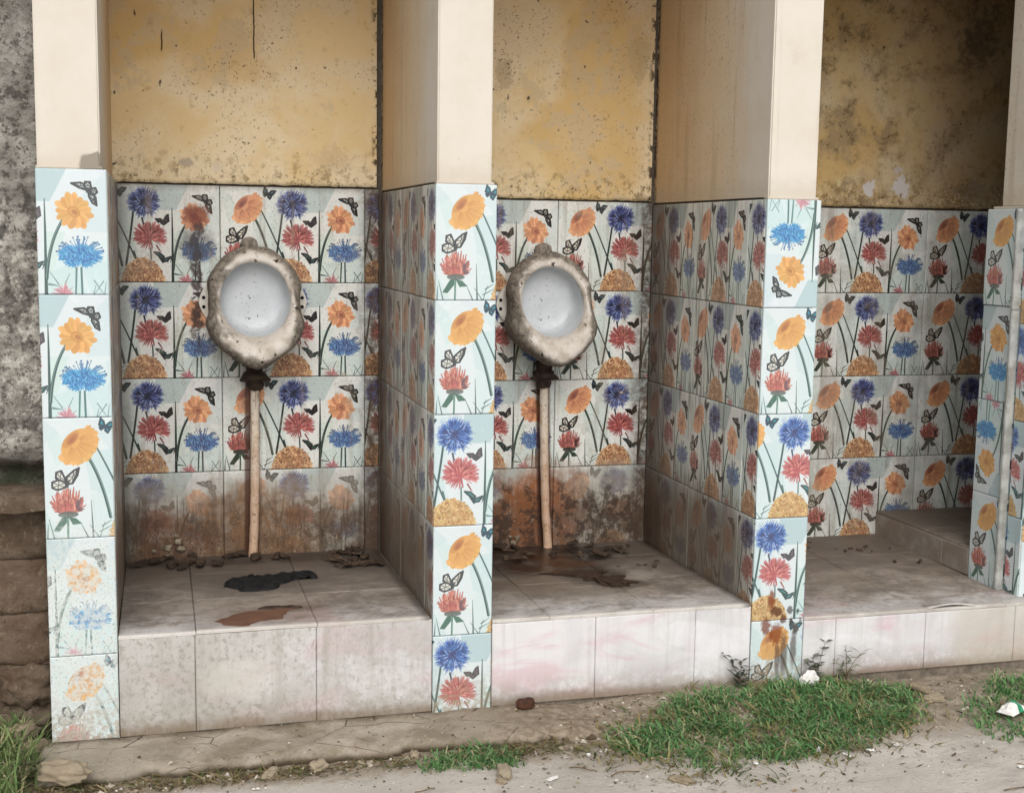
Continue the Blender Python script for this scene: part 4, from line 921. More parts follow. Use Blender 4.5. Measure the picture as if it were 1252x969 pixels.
def tube(path, radii, seg=14, cap=True):
    V = []; F = []; P = [Vector(p) for p in path]
    for i, p in enumerate(P):
        d = (P[min(i+1, len(P)-1)]-P[max(i-1, 0)]).normalized()
        a = d.cross(Vector((0, 1, 0))) if abs(d.y) < .9 else d.cross(Vector((1, 0, 0))); a.normalize(); b = d.cross(a)
        r = radii[i] if isinstance(radii, (list, tuple)) else radii
        for j in range(seg):
            th = 2*math.pi*j/seg; V.append(p+a*r*math.cos(th)+b*r*math.sin(th))
    for i in range(len(P)-1):
        for j in range(seg): k = (j+1) % seg; F.append((i*seg+j, i*seg+k, (i+1)*seg+k, (i+1)*seg+j))
    if cap: F.append(tuple(range(seg))); F.append(tuple(range((len(P)-1)*seg, len(P)*seg))[::-1])
    return [tuple(v) for v in V], F
def waste_pipe(pts, cp, label, seed):
    t = empty('waste_pipe', (pts[-1][0], pts[-1][1], pts[-1][2]), label=label, cat='pipe', group='waste pipes below the urinals')
    P = []
    for i in range(len(pts)-1):
        for k in range(6): P.append(tuple(Vector(pts[i]).lerp(Vector(pts[i+1]), k/6)))
    P.append(pts[-1])
    link('pipe', mesh('pipe', *tube(P, [.0145+.0006*math.sin(i*1.7) for i in range(len(P))]), M['pipe'], True), t, (0, 0, 0))
    x, y, z = cp
    prof = [(.012, .052), (.026, .050), (.030, .040), (.025, .034), (.024, .022), (.034, .018), (.037, .004), (.034, -.006), (.024, -.010), (.026, -.022), (.021, -.034), (.013, -.038)]
    V = []; F = []; n = 18
    for i, (r, dz) in enumerate(prof):
        for j in range(n):
            th = 2*math.pi*j/n; q = 1+.30*fbm(math.cos(th)*1.6+seed*5, math.sin(th)*1.6, i*.5, 3)
            V.append((x+r*q*math.cos(th), y+r*q*math.sin(th)*.9, z+dz+.005*fbm(j*.6, i, seed, 2)))
    for i in range(len(prof)-1):
        for j in range(n): k = (j+1) % n; F.append((i*n+j, (i+1)*n+j, (i+1)*n+k, i*n+k))
    c = link('coupling', mesh('coupling', V, F, M['dark'], True), t, (0, 0, 0))
    # wing of rag and mastic tied round the joint
    for sgn in (-1, 1):
        V = []; F = []
        for k in range(7):
            q = k/6; xx = x+sgn*(.022+.026*q); w = .012*(1-q*.55)
            V += [(xx, y-.01+.012*fbm(k*.5, sgn, seed, 2), z+.006+w-.012*q+.005*fbm(k, 1, seed, 2)), (xx, y-.018, z-.004-w*.6+.006*fbm(k, 2, seed, 2)), (xx, y+.008, z-.002)]
        for k in range(6):
            for a_, b_ in ((0, 1), (1, 2), (2, 0)): F.append((3*k+a_, 3*k+b_, 3*k+3+b_, 3*k+3+a_))
        link('rag_end', mesh('rag_end', V, F, M['dark']), t, (0, 0, 0))
    return t
waste_pipe([(.548, .832, .83), (.547, .838, .70), (.546, .842, .50), (.542, .842, .34), (.536, .838, .228)], (.548, .828, .808), 'waste pipe under the left urinal, pale with rusty sides', 1)
waste_pipe([(1.500, .832, .82), (1.503, .838, .70), (1.509, .842, .50), (1.516, .842, .34), (1.526, .838, .210)], (1.498, .826, .800), 'waste pipe under the right urinal, rustier and leaning at its foot', 2)

# ------------------------------------------------------------------ old wall on the left
def old_wall():
    t = empty('cement_wall', (-1.2, .12, 0), label='rough weathered cement wall standing left of the partitions', cat='wall')
    xs = np.concatenate([np.linspace(-3.2, -.4, 60), np.linspace(-.38, -.005, 46)]); zs = np.linspace(.60, 2.6, 210); P = []
    for z in zs:
        row = []
        for x in xs:
            d = fbm(x*5, z*5, 2, 4)*.016+fbm(x*24, z*24, 7, 4)*.011
            h = fbm(x*3.3+4, z*3.3, 9, 2); d += -.010 if h > .22 else 0
            under = sstep(.70, .645, z+fbm(x*14, 0, 3, 3)*.02); d += under*.07
            row.append((x, .095+d, z))
        P.append(row)
    link('cement_coat', grid_mesh('cement_coat', P, M['oldwall'], True), t, (0, 0, 0))
    box_obj('wall_core', -3.2, -.012, .20, .6, .0, 2.6, M['oldwall'], t)
    return t
old_wall()
def lump(name, sx, sy, sz, mat, seed, rough=.16, sub=3, freq=1.6, sq=3.0):
    bm = bmesh.new(); bmesh.ops.create_icosphere(bm, subdivisions=sub, radius=1)
    for v in bm.verts:
        p = v.co.copy()
        m = (abs(p.x)**sq+abs(p.y)**sq+abs(p.z)**sq)**(-1/sq); p *= m
        n = mnoise.fractal(p*freq+Vector((seed*3.1, seed, seed*1.7)), 1, 2, 4)
        p *= 1+rough*n; v.co = Vector((p.x*sx, p.y*sy, p.z*sz))
    me = bpy.data.meshes.new(name); bm.to_mesh(me); bm.free(); me.materials.append(mat); me.polygons.foreach_set('use_smooth', [True]*len(me.polygons)); return me
def plinth():
    t = empty('stone_plinth', (-.6, .1, 0), label='low plinth of brown stones under the rough cement wall', cat='plinth')
    box_obj('earth_core', -3.2, -.02, .118, .24, -.08, .60, M['stone'], t)
    rs = random.Random(5); z = -.05; k = 0
    for h, wl, rough, sq in ((.10, (.10, .2), .26, 3.2), (.11, (.12, .24), .24, 3.4), (.135, (.2, .3), .12, 8), (.14, (.26, .42), .07, 16), (.165, (.3, .5), .06, 18)):
        x = -.012
        while x > -1.6:
            w = rs.uniform(*wl)
            me = lump('stone', w/2*1.01, .06, h/2*1.02, M['stone'], k, rough, 4, 2.6, sq)
            o = link('stone', me, t, (x-w/2, .160+rs.uniform(-.006, .008)-(.012 if rough > .2 else 0), z+h/2)); o.rotation_euler = (rs.uniform(-.03, .03), rs.uniform(-.03, .03), 0)
            x -= w; k += 1
        z += h
    # mortar cap on top
    P = []
    for y, dz in ((.045, -.03), (.05, .0), (.07, .014), (.11, .018), (.20, .022)):
        P.append([(x, y+fbm(x*9, y*9, 1, 3)*.012, .602+dz+fbm(x*8, y*8, 4, 3)*.012) for x in np.linspace(-3.2, -.014, 160)])
    link('mortar_cap', grid_mesh('mortar_cap', P, M['stone'], True), t, (0, 0, 0))
plinth()

# ------------------------------------------------------------------ ground
def ground_h(x, y):
    base = -.042
    rise = sstep(1.15, 1.7, x)*sstep(-.62, -.06, y)*.036
    left = sstep(-.02, -.10, x)*sstep(-.34, -.05, y)*.045
    drop = sstep(2.1, 2.35, x)*sstep(-.16, -.02, y)*.030
    n = fbm(x*3, y*3, 1, 3)*.006+fbm(x*14, y*14, 2, 3)*.0025
    fine = (1 if -1 < x < 3.6 and y > -1.4 else 0)
    return base+rise+left-drop+n*fine
def ground():
    xs = np.concatenate([[-60, -30, -15, -7, -4, -2.5, -1.6, -1.1], np.arange(-.8, 3.4, .018), [3.5, 4, 5, 7, 12, 25, 60]])
    ys = np.concatenate([[-60, -30, -15, -8, -5, -3.5, -2.4, -1.7, -1.3], np.arange(-1.1, .12, .016), [.2, .5, 1.2, 4, 15, 60]])
    P = [[(x, y, ground_h(x, y)) for x in xs] for y in ys]
    link('ground', grid_mesh('ground', P, M['road'], True), None, (0, 0, 0), kind='structure')
ground()
def kerb():
    prof = [(.03, 0), (-.02, 0), (-.06, 0), (-.10, 0), (-.14, 0), (-.165, -.001), (-.185, -.003), (-.200, -.008), (-.211, -.016), (-.206, -.028), (-.190, -.040), (-.17, -.08)]
    xs = np.arange(-.075, 1.52, .008); P = []
    for i, (y, z) in enumerate(prof):
        row = []
        for x in xs:
            fade = sstep(1.18, 1.50, x)
            ed = sstep(-.13, -.21, y)
            yy = y+ed*(fbm(x*6, 0, 3, 4)*.020+fbm(x*40, 0, 8, 3)*.006)
            # bites out of the edge
            b = max(0, fbm(x*11+3, 1, 5, 2)-.25)*.05*ed; yy += b
            zz = z-.012+fbm(x*10, y*10, 6, 4)*.005-fade*.03-sstep(-.03, -.075, x)*.05
            row.append((x, yy, zz))
        P.append(row)
    link('kerb', grid_mesh('kerb', P, M['kerb'], True, True), None, (0, 0, 0), kind='structure')
kerb()

# ------------------------------------------------------------------ grass
def in_poly(x, y, P):
    c = False
    for i in range(len(P)):
        (x0, y0), (x1, y1) = P[i], P[i-1]
        if (y0 > y) != (y1 > y) and x < (x1-x0)*(y-y0)/(y1-y0)+x0: c = not c
    return c
def grass_patch(label_name, poly, n, hmin, hmax, cols, seed, lean=1.0, zf=None, clump=.0):
    thick = seed == 11
    rs = random.Random(seed); V = []; F = []; C = []
    xs = [p[0] for p in poly]; ys = [p[1] for p in poly]; k = 0; guard = 0
    cen = (sum(xs)/len(xs), sum(ys)/len(ys))
    while k < n and guard < n*30:
        guard += 1
        x, y = rs.uniform(min(xs), max(xs)), rs.uniform(min(ys), max(ys))
        wob = fbm(x*8, y*8, seed, 4)*.09
        if not in_poly(x+wob+rs.gauss(0, .022), y+wob*.6+rs.gauss(0, .018), poly): continue
        den = fbm(x*7+2, y*7, seed+3, 3)
        if (den < -.42+clump or rs.random() > .85+den*1.2) and not (thick and rs.random() < .42): continue
        z = (zf or ground_h)(x, y)-.004
        a = rs.uniform(0, 6.283); h = (rs.uniform(hmin, hmax) if rs.random() < .85 else hmax*1.35)*(1+.7*den); L = h*rs.uniform(.4, 1.3)*lean; w = rs.uniform(.0014, .0034)
        dx, dy = math.cos(a), math.sin(a); px, py = -dy*w, dx*w
        b = len(V); curl = rs.uniform(-.6, .6)
        for i, t in enumerate((0, .35, .7, 1.0)):
            aa = a+curl*t; cx, cy = x+math.cos(aa)*L*t*t**.3, y+math.sin(aa)*L*t*t**.3
            cz = z+h*(t*1.35-.55*t*t*(1+rs.uniform(0, .5)))
            ww = (1, .9, .6, .05)[i]
            V += [(cx+px*ww, cy+py*ww, cz), (cx-px*ww, cy-py*ww, cz+.0006)]
        for i in range(3): F.append((b+2*i, b+2*i+1, b+2*i+3, b+2*i+2))
        c = cols[min(len(cols)-1, int(rs.random()**1.3*len(cols)))]; j = rs.uniform(.75, 1.2)
        C += [(lin(c[0])*j, lin(c[1])*j, lin(c[2])*j, 1)]*8
        k += 1
    me = mesh('grass', V, F, M['grass'], False); at = me.color_attributes.new('tint', 'FLOAT_COLOR', 'POINT'); at.data.foreach_set('color', np.array(C, np.float32).ravel())
    return link('grass', me, None, (0, 0, 0), label=label_name, cat='grass', kind='stuff')
GC = [(98, 142, 86), (84, 130, 76), (118, 158, 100), (76, 114, 70), (138, 160, 112), (172, 166, 130)]
grass_patch('thick green grass at the foot of the third partition', [(1.36, -.29), (1.47, -.20), (1.64, -.09), (1.80, -.04), (2.10, -.035), (2.25, -.10), (2.32, -.18), (2.18, -.35), (2.03, -.42), (1.84, -.45), (1.66, -.49), (1.5, -.37)], 9800, .010, .028, GC, 11)
grass_patch('sparse dry edge of the grass patch', [(1.22, -.32), (1.47, -.10), (1.7, -.03), (2.2, -.02), (2.32, -.08), (2.34, -.2), (2.2, -.42), (1.85, -.54), (1.62, -.60), (1.40, -.46)], 1500, .012, .03, [(128, 126, 78), (150, 138, 96), (92, 108, 62), (120, 104, 72)], 12, 1.6)
grass_patch('ragged grass under the open bay by the green packet', [(2.36, -.42), (2.42, -.24), (2.55, -.14), (2.95, -.10), (3.1, -.5), (2.5, -.50)], 2300, .010, .030, GC, 13, clump=.05)
grass_patch('small tuft of grass at the kerb', [(.86, -.29), (.95, -.23), (1.05, -.205), (1.12, -.25), (1.10, -.33), (.98, -.34)], 800, .012, .028, GC, 14)
grass_patch('long grass under the cement wall at the left', [(-.7, .1), (-.05, .06), (-.03, -.08), (-.055, -.25), (-.15, -.36), (-.7, -.4)], 4600, .02, .062, [(120, 142, 88), (100, 126, 74), (146, 156, 106), (178, 172, 132), (84, 106, 62)], 15, 1.1)
grass_patch('dry roots and grass along the kerb foot', [(-.08, -.20), (.5, -.20), (1.3, -.20), (1.3, -.27), (.5, -.265), (-.10, -.28)], 1300, .008, .022, [(132, 118, 86), (112, 100, 70), (96, 104, 62), (150, 136, 104)], 16, 2.2)

# ------------------------------------------------------------------ weeds
def weed(label, loc, stems, seed, cols, leaf=(.03, .007), group=None):
    rs = random.Random(seed); V = []; F = []; C = []; SV = []; SF = []
    t = empty('weed', loc, label=label, cat='plant', group=group)
    for (az, lean, h) in stems:
        pts = []
        for k in range(7):
            q = k/6; pts.append((loc[0]+math.cos(az)*lean*q*q, loc[1]+math.sin(az)*lean*q*q, loc[2]+h*q))
        v, f = tube(pts, [.0016*(1-.6*k/6) for k in range(7)], 5); o = len(SV); SV += v; SF += [tuple(i+o for i in ff) for ff in f]
        for k in range(1, 7):
            for s in (0, 1):
                a = az+rs.uniform(-.5, .5)+math.pi*s+k*1.9; p = Vector(pts[k]); L = leaf[0]*rs.uniform(.7, 1.2); w = leaf[1]*rs.uniform(.8, 1.2)
                d = Vector((math.cos(a), math.sin(a), rs.uniform(.1, .9))).normalized(); n = d.cross(Vector((0, 0, 1))).normalized()
                b = len(V)
                V += [tuple(p), tuple(p+d*L*.45+n*w), tuple(p+d*L*.45-n*w), tuple(p+d*L-Vector((0, 0, L*.18))), tuple(p+d*L*.5-Vector((0, 0, .002)))]
                F += [(b, b+1, b+4), (b, b+4, b+2), (b+1, b+3, b+4), (b+4, b+3, b+2)]
                c = rs.choice(cols); C += [(lin(c[0]), lin(c[1]), lin(c[2]), 1)]*5
    me = mesh('leaves', V, F, M['leaf']); at = me.color_attributes.new('tint', 'FLOAT_COLOR', 'POINT'); at.data.foreach_set('color', np.array(C, np.float32).ravel())
    link('leaves', me, t, (0, 0, 0)); link('stem', mesh('stem', SV, SF, M['twig'], True), t, (0, 0, 0))
    return t
DG = [(70, 78, 66), (86, 94, 78), (60, 66, 58)]
weed('thin narrow-leaved weed against the riser left of the third partition', (1.845, -.028, -.01), [(2.8, .05, .10), (1.2, .02, .075), (3.6, .03, .05), (.2, .03, .06)], 1, DG, (.034, .005))
weed('leafy grey weed in front of the riser right of the third partition', (2.085, -.03, -.012), [(.6, .045, .115), (1.9, .02, .07), (2.6, .03, .06)], 2, [(112, 118, 104), (92, 98, 84), (126, 128, 112)], (.028, .010))
weed('spindly weed with long bare blades by the riser', (2.18, -.03, -.015), [(.2, .05, .08), (1.2, .03, .10), (2.5, .03, .06)], 3, [(96, 104, 76), (120, 124, 96)], (.045, .003))
weed('dark low weed beside the left end of the kerb', (-.045, -.21, -.02), [(2.2, .03, .035), (.4, .04, .03), (4.0, .03, .03), (5.2, .03, .04)], 4, [(64, 72, 48), (82, 90, 60), (110, 104, 78)], (.028, .005))

# ------------------------------------------------------------------ litter and loose bits
def gz(x, y): return ground_h(x, y)
def place(o, x, y, z, rz=0, rx=0, ry=0): o.location = (x, y, z); o.rotation_euler = (rx, ry, rz); return o
STN = [('grey stone at the left foot of the first partition', -.06, -.02, .035, .02, .014, 1), ('flat pale stone lying by the small grass tuft', 1.055, -.375, .036, .016, .012, 2), ('dark pebble behind the flat pale stone', 1.035, -.42, .014, .010, .006, 3),
       ('lump of broken cement at the left end of the kerb', .02, -.215, .06, .03, .022, 4), ('whitish stone leaning on the kerb front', .62, -.235, .022, .014, .014, 5), ('low pale stone on the road under the first riser', .50, -.245, .03, .014, .010, 6), ('smooth grey stone in the bare earth before the open bay', 2.34, -.16, .04, .018, .012, 7), ('dark twisted clod at the front of the grass patch', 1.46, -.52, .03, .012, .008, 8),
       ('flat tan stone in dry earth by the ragged grass', 2.35, -.22, .032, .02, .008, 9), ('dark stone against the plinth at the left edge', -.09, .03, .04, .025, .02, 10), ('small stone at the kerb below the middle partition', .86, -.225, .018, .012, .010, 11)]
for lb, x, y, sx, sy, sz, sd in STN:
    o = link('stone', lump('stone', sx, sy, sz, M['rock'], sd, .30, 4, 1.7, 3.2), None, label=lb, cat='stone', group='loose stones on the ground')
    place(o, x, y, (gz(x, y) if not (0 < x < 1.3 and y > -.22) else -.012)+sz*.55, sd*.7)
o = link('brick', lump('brick', .024, .014, .013, M['brick'], 21, .14, 3, 1.8, 6), None, label='small brown brick fragment at the foot of the second riser', cat='brick'); place(o, 1.205, -.032, .002, .25)
def scrap(label, x, y, w, l, seed, mat='paper', z=None, name='paper_scrap', cat='litter', group='scraps of litter on the road', crumple=.25):
    rs = random.Random(seed); P = []
    for i in range(5):
        P.append([((j/4-.5)*w*(1+.35*rs.uniform(-1, 1)), (i/4-.5)*l*(1+.35*rs.uniform(-1, 1)), abs(rs.gauss(0, crumple*min(w, l)))) for j in range(5)])
    P = [[(a*.75, b*.75, c) for a, b, c in r] for r in P]; me = grid_mesh(name, P, M[mat], False); o = link(name, me, None, label=label, cat=cat, group=group)
    m = o.modifiers.new('thickness', 'SOLIDIFY'); m.thickness = .0008
    place(o, x, y, (gz(x, y) if z is None else z)+.004, rs.uniform(0, 3.1)); return o
scrap('white scrap at the front edge of the grass patch', 1.68, -.47, .05, .016, 1); scrap('white scrap right of the first one at the grass edge', 1.87, -.44, .035, .018, 2); scrap('thin white shred in front of the thick grass', 1.93, -.48, .03, .010, 3)
scrap('small shred by the right end of the thick grass', 2.0, -.47, .026, .012, 4); scrap('pale shred near the bare earth', 2.08, -.455, .03, .012, 5); scrap('white scrap near the right edge of the road', 2.33, -.64, .03, .014, 6); scrap('white speck of paper before the kerb', 1.29, -.32, .022, .012, 7); scrap('dull smear of paper on the road below the brick fragment', 1.16, -.43, .05, .02, 8, crumple=.05)
scrap('tiny white shred in the middle of the road', .46, -.33, .02, .006, 9); scrap('white shred beside the kerb end on the grass', 1.34, -.315, .02, .01, 10)
def packet(name, label, x, y, z, w, l, h, parts, rz, cat):
    t = empty(name, (x, y, z), label=label, cat=cat); 
    for k, (u0, u1, mat, pn) in enumerate(parts):
        P = []
        for i in range(7):
            row = []
            for j in range(9):
                u = u0+(u1-u0)*j/8; v = i/6
                row.append(((u-.5)*w, (v-.5)*l, h*math.sin(math.pi*min(1, max(0, u)))**.6*math.sin(math.pi*v)**.5*(1+.35*fbm(u*5, v*5, x, 3))+.002))
            P.append(row)
        o = link(pn, grid_mesh(pn, P, M[mat], False), t, (x, y, z)); md = o.modifiers.new('thickness', 'SOLIDIFY'); md.thickness = .001
    t.rotation_euler = (0, 0, rz); return t
packet('packet', 'crumpled green and white packet in the grass at the right edge', 2.50, -.36, gz(2.5, -.36)+.018, .085, .05, .024, [(0, .42, 'paper', 'white_end'), (.42, .75, 'green', 'green_band'), (.75, 1, 'paper', 'white_end')], .5, 'packet')
packet('carton', 'white crumpled carton tucked under the third partition corner', 2.055, -.045, gz(2.055, -.045)+.002, .075, .035, .036, [(0, .8, 'paper', 'white_panel'), (.8, 1, 'cloth', 'dark_end')], .15, 'carton')

def fz(x, y): return (.254+(.232-.254)*y/YB if x < 1.05 else (.231+(.213-.231)*y/YB if x < 2 else .178+.017*y/YB))
def blob_sheet(name, pts, h, mat, label, cat, seed, group=None, wav=.004, ridge=False):
    """irregular flat thing lying on the platform, outline in plan"""
    n = len(pts); N_ = 72; cx = sum(p[0] for p in pts)/n; cy = sum(p[1] for p in pts)/n; out = []
    for k in range(N_):
        q = k/N_*n; i = int(q); f = q-i; a, b = pts[i % n], pts[(i+1) % n]
        p0, p3 = pts[(i-1) % n], pts[(i+2) % n]
        cr = lambda u0, u1, u2, u3: .5*((2*u1)+(-u0+u2)*f+(2*u0-5*u1+4*u2-u3)*f*f+(-u0+3*u1-3*u2+u3)*f**3)
        x, y = cr(p0[0], a[0], b[0], p3[0]), cr(p0[1], a[1], b[1], p3[1])
        w = fbm(x*28, y*28, seed, 4)*wav; w2 = fbm(x*28+9, y*28, seed+4, 4)*wav; out.append((x+w*1.3, y+w2))
    R = [1, .97, .9, .75, .55, .35, .15]; V = []; F = []
    for ri, r in enumerate(R):
        for x, y in out:
            px, py = cx+(x-cx)*r, cy+(y-cy)*r; e = (0, .5, .9, 1, 1, 1, 1)[ri]
            hh = h*e*(1+(1.2*fbm(px*26, py*70, seed, 3) if ridge else .1*fbm(px*30, py*30, seed, 2)))
            V.append((px, py, fz(px, py)+.0012+max(0, hh)))
    for i in range(len(R)-1):
        for j in range(N_): k = (j+1) % N_; F.append((i*N_+j, i*N_+k, (i+1)*N_+k, (i+1)*N_+j))
    F.append(tuple((len(R)-1)*N_+j for j in range(N_)))
    return link(name, mesh(name, V, F, M[mat], True), None, (0, 0, 0), label=label, cat=cat, group=group)
blob_sheet('puddle', [(.385, .085), (.42, .115), (.475, .155), (.53, .165), (.575, .178), (.60, .165), (.575, .13), (.57, .09), (.545, .062), (.50, .05), (.46, .018), (.42, .03)], .0015, 'mud', 'flat rust-brown mud puddle near the front of the left platform', 'puddle', 1, wav=.009)
blob_sheet('mud', [(.505, .172), (.53, .195), (.57, .19), (.61, .178), (.628, .165), (.60, .158), (.56, .165)], .004, 'wetmud', 'dark rim along the back of the brown puddle, standing in for shade', 'mud', 2, ridge=True)  # dark strip laid as the shadow at the puddle's back edge
blob_sheet('rag', [(.430, .49), (.445, .42), (.48, .385), (.53, .372), (.575, .40), (.61, .46), (.66, .49), (.70, .50), (.695, .55), (.65, .575), (.58, .55), (.52, .53), (.47, .54)], .009, 'cloth', 'crumpled black rag lying on the left platform below the pipe', 'rag', 3, ridge=True, wav=.012)
blob_sheet('wet_mud', [(1.40, .47), (1.46, .43), (1.50, .38), (1.54, .30), (1.60, .27), (1.64, .31), (1.63, .37), (1.585, .42), (1.60, .47), (1.55, .50), (1.48, .49)], .0016, 'wetmud', 'dark wet silt on the right platform in front of the pipe', 'mud', 4, ridge=True, wav=.028)

def flakes(name, spots, group, mat, labels, seed):
    rs = random.Random(seed); protos = []
    for k in range(4):
        n = 7; V = []; r = [rs.uniform(.6, 1.1) for _ in range(n)]
        for zz in (0, .0035):
            for j in range(n): th = 2*math.pi*j/n; V.append((.024*r[j]*math.cos(th), .014*r[j]*math.sin(th), zz+abs(.006*math.cos(th*1.5+k))))
        F = [tuple(range(n))[::-1], tuple(range(n, 2*n))]+[(j, (j+1) % n, n+(j+1) % n, n+j) for j in range(n)]
        protos.append(mesh(name, V, F, M[mat]))
    for i, (x, y) in enumerate(spots):
        o = link(name, protos[i % 4], None, label=labels, cat='debris', group=group)
        s = rs.uniform(.6, 1.5)*(.42 if name in ('bay_flake', 'floor_flake') else 1); o.scale = (s, s, s); place(o, x, y, fz(x, y)+.001+rs.uniform(0, .005), rs.uniform(0, 6.28), rs.uniform(-.25, .25), rs.uniform(-.25, .25))
rs = random.Random(9)
flakes('tile_flake', [(rs.uniform(.775, .925), rs.uniform(.60, .85)) for _ in range(34)], 'flakes heaped in the right corner of the left platform', 'flake', 'dark curled flake in the heap at the right corner of the left platform', 1)
flakes('mud_flake', [(rs.uniform(.17, .42), rs.uniform(.70, .85)) for _ in range(15)], 'flakes along the wall left of the left pipe', 'flake', 'dark flake on the floor along the wall left of the left pipe', 2)
flakes('pipe_flake', [(rs.uniform(.46, .66), rs.uniform(.74, .85)) for _ in range(8)], 'flakes round the foot of the left pipe', 'flake', 'brown flake at the foot of the left pipe', 3)
flakes('rust_flake', [(rs.uniform(1.33, 1.8), rs.uniform(.66, .85)) for _ in range(18)], 'flakes along the wall behind the right platform', 'flake', 'dark flake along the wall at the back of the right platform', 4)
flakes('floor_flake', [(rs.uniform(1.66, 1.84), rs.uniform(.45, .8)) for _ in range(9)], 'crumbs on the right platform', 'flake', 'small crumb on the dry side of the right platform', 5)
flakes('bay_flake', [(rs.uniform(2.3, 2.78), rs.uniform(.45, .82)) for _ in range(14)], 'crumbs on the open bay floor', 'flake', 'small dark crumb on the floor of the open bay', 6)
def crusts(spots, label, seed, group):
    for i, (x, z, s) in enumerate(spots):
        o = link('lime_crust', lump('lime_crust', .010*s, .005, .009*s, M['crust'], seed+i, 1.1, 3, 2.2, 2), None, label=label[i], cat='crust', group=group); place(o, x, YB-.004, z)
crusts([(.275, .268, 1.0), (.305, .285, .9), (.313, .262, 1.1), (.30, .305, .6), (.23, .258, .7)], ['pale lime crust at the middle of the cluster left of the left pipe', 'squarish lime crust right of the middle in the cluster left of the left pipe', 'lowest and largest lime crust nearest the left pipe', 'small lime crust topmost of the cluster left of the left pipe', 'lone lime crust farthest left of the left pipe'], 40, 'lime crusts left of the left pipe')
crusts([(1.41, .225, 1.0), (1.425, .245, .9), (1.40, .25, .6)], ['lowest lime crust on the floor left of the right pipe', 'upper lime crust nearest the right pipe', 'small lime crust farthest left of the right pipe'], 60, 'lime crusts left of the right pipe')
# chipped front edge of the open bay
V = []; F = []
for k in range(15):
    q = k/14; x = 2.46+.16*q; z = .178+.010*math.sin(math.pi*q)
    V += [(x, -.001, z-.001), (x, .0, z+.003), (x, .035, .180)]
for k in range(14):
    for a in range(2): F.append((3*k+a, 3*k+3+a, 3*k+4+a, 3*k+1+a))
ch = link('lifted_tile_chip', mesh('lifted_tile_chip', V, F, M['floor'], True), None, (0, 0, 0), label='lifted chip of tile arching over the front edge of the open bay', cat='tile chip')
md = ch.modifiers.new('thickness', 'SOLIDIFY'); md.thickness = .004
# twigs on the road
for k, (x, y, L, a) in enumerate([(1.30, -.46, .08, .2), (1.22, -.385, .06, -.4), (2.2, -.75, .12, .15), (.82, -.44, .05, .1), (1.70, -.70, .03, .8), (1.95, -.46, .05, -.7)]):
    pts = [(x+math.cos(a)*L*q, y+math.sin(a)*L*q+.006*math.sin(q*5+k), gz(x, y)+.005+.004*math.sin(q*3)) for q in np.linspace(0, 1, 8)]
    link('twig', mesh('twig', *tube(pts, .0016, 5), M['twig'], True), None, (0, 0, 0), label=['bent twig in front of the grass tip', 'short twig by the small tuft', 'long twig at the right bottom of the road', 'thin twig in the middle of the road', 'tiny twig below the grass patch', 'twig at the right front of the grass'][k], cat='twig', group='twigs on the road')
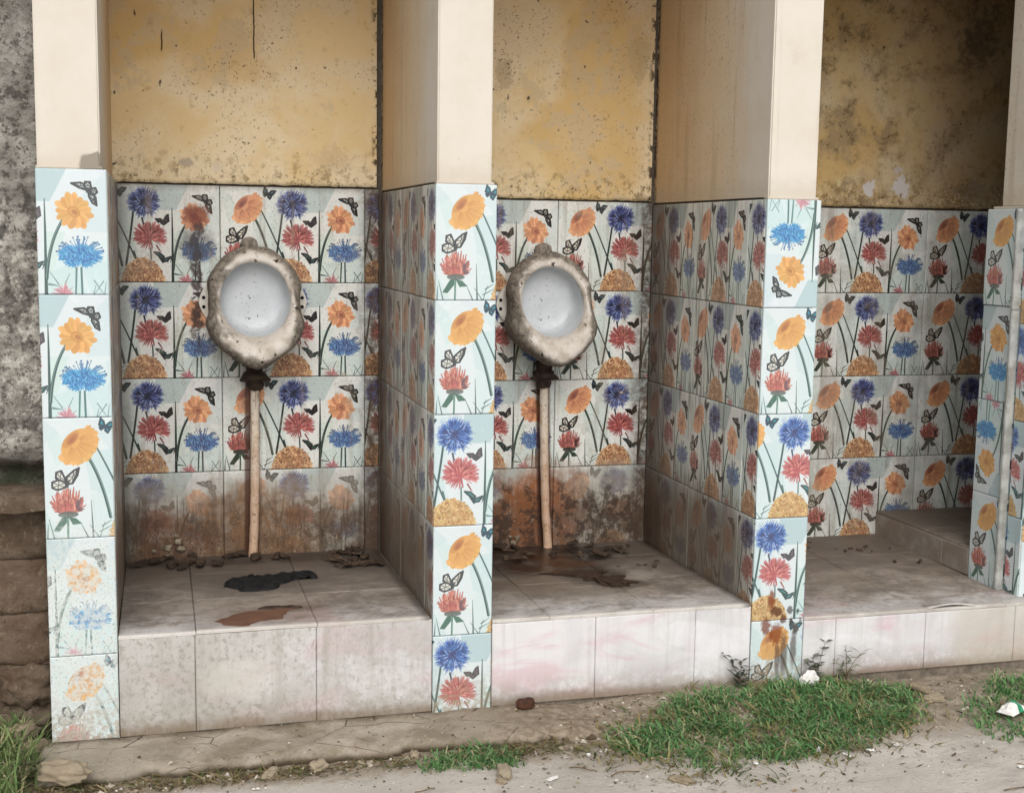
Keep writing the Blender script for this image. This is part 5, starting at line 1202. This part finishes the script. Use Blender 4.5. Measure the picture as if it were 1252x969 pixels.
# pebbles and grit
def grit(n, seed):
    rs = random.Random(seed); V = []; F = []; C = []
    base = [(1, 0, 0), (-.6, .8, 0), (-.6, -.8, 0), (0, 0, 1), (.1, .2, -.8)]; fs = [(0, 1, 3), (1, 2, 3), (2, 0, 3), (1, 0, 4), (2, 1, 4), (0, 2, 4)]
    for _ in range(n):
        x = rs.uniform(-.3, 3.0); y = -abs(rs.gauss(.18, .30))
        if y < -1.1: continue
        on = 0 < x < 1.3 and y > -.2
        if on and rs.random() < .75: continue
        if _ % 9 == 0: x = rs.uniform(-.08, 1.5); y = -.222-abs(rs.gauss(0, .022)); on = False
        z = -.012 if on else gz(x, y); r = min(.011, .0016+abs(rs.gauss(0, .0022)))*(2.0 if _ % 9 == 0 else 1); a = rs.uniform(0, 6.28); b = len(V)
        for p in base: V.append((x+r*(p[0]*math.cos(a)-p[1]*math.sin(a))*rs.uniform(.7, 1.3), y+r*(p[0]*math.sin(a)+p[1]*math.cos(a)), z+r*p[2]*.7+r*.2))
        F += [tuple(i+b for i in f) for f in fs]
        c = rs.choice([(150, 138, 120), (120, 108, 92), (176, 166, 150), (96, 84, 70), (200, 194, 182), (84, 70, 56)]); C += [(lin(c[0]), lin(c[1]), lin(c[2]), 1)]*5
    me = mesh('grit', V, F, M['pebble']); at = me.color_attributes.new('tint', 'FLOAT_COLOR', 'POINT'); at.data.foreach_set('color', np.array(C, np.float32).ravel())
    link('gravel', me, None, (0, 0, 0), label='loose grit and pebbles on road and kerb', cat='gravel', kind='stuff')
grit(2600, 4)

def dry_leaves(n, seed):
    rs = random.Random(seed); V = []; F = []; C = []; k = 0
    zones = [(-.08, 1.45, -.27, -.20), (1.25, 2.4, -.62, -.38), (2.15, 2.6, -.30, -.10), (.9, 2.6, -.8, -.3), (1.1, 1.6, -.2, -.02), (-.1, 2.6, -.9, -.25)]
    while k < n:
        x0, x1, y0, y1 = zones[k % 6]; x, y = rs.uniform(x0, x1), rs.uniform(y0, y1)
        z = (gz(x, y) if not (0 < x < 1.3 and y > -.215) else -.010)+.002
        L, w, a = rs.uniform(.004, .012), rs.uniform(.0015, .004), rs.uniform(0, 6.28); b = len(V)
        if rs.random() < .3: L *= 1.8; w *= .35
        dx, dy = math.cos(a), math.sin(a); up = rs.uniform(.001, .006)
        V += [(x-dx*L, y-dy*L, z), (x-dy*w, y+dx*w, z+up), (x+dx*L, y+dy*L, z+rs.uniform(0, .005)), (x+dy*w, y-dx*w, z+up*.3)]
        F += [(b, b+1, b+2), (b, b+2, b+3)]
        c = rs.choice([(128, 104, 72), (150, 130, 98), (96, 78, 56), (176, 160, 130), (74, 62, 48), (206, 200, 188)]); C += [(lin(c[0]), lin(c[1]), lin(c[2]), 1)]*4; k += 1
    me = mesh('dry_leaves', V, F, M['leaf']); at = me.color_attributes.new('tint', 'FLOAT_COLOR', 'POINT'); at.data.foreach_set('color', np.array(C, np.float32).ravel())
    link('dry_leaves', me, None, (0, 0, 0), label='dry leaf shreds and straw strewn over road and kerb', cat='leaf litter', kind='stuff')
dry_leaves(430, 8)
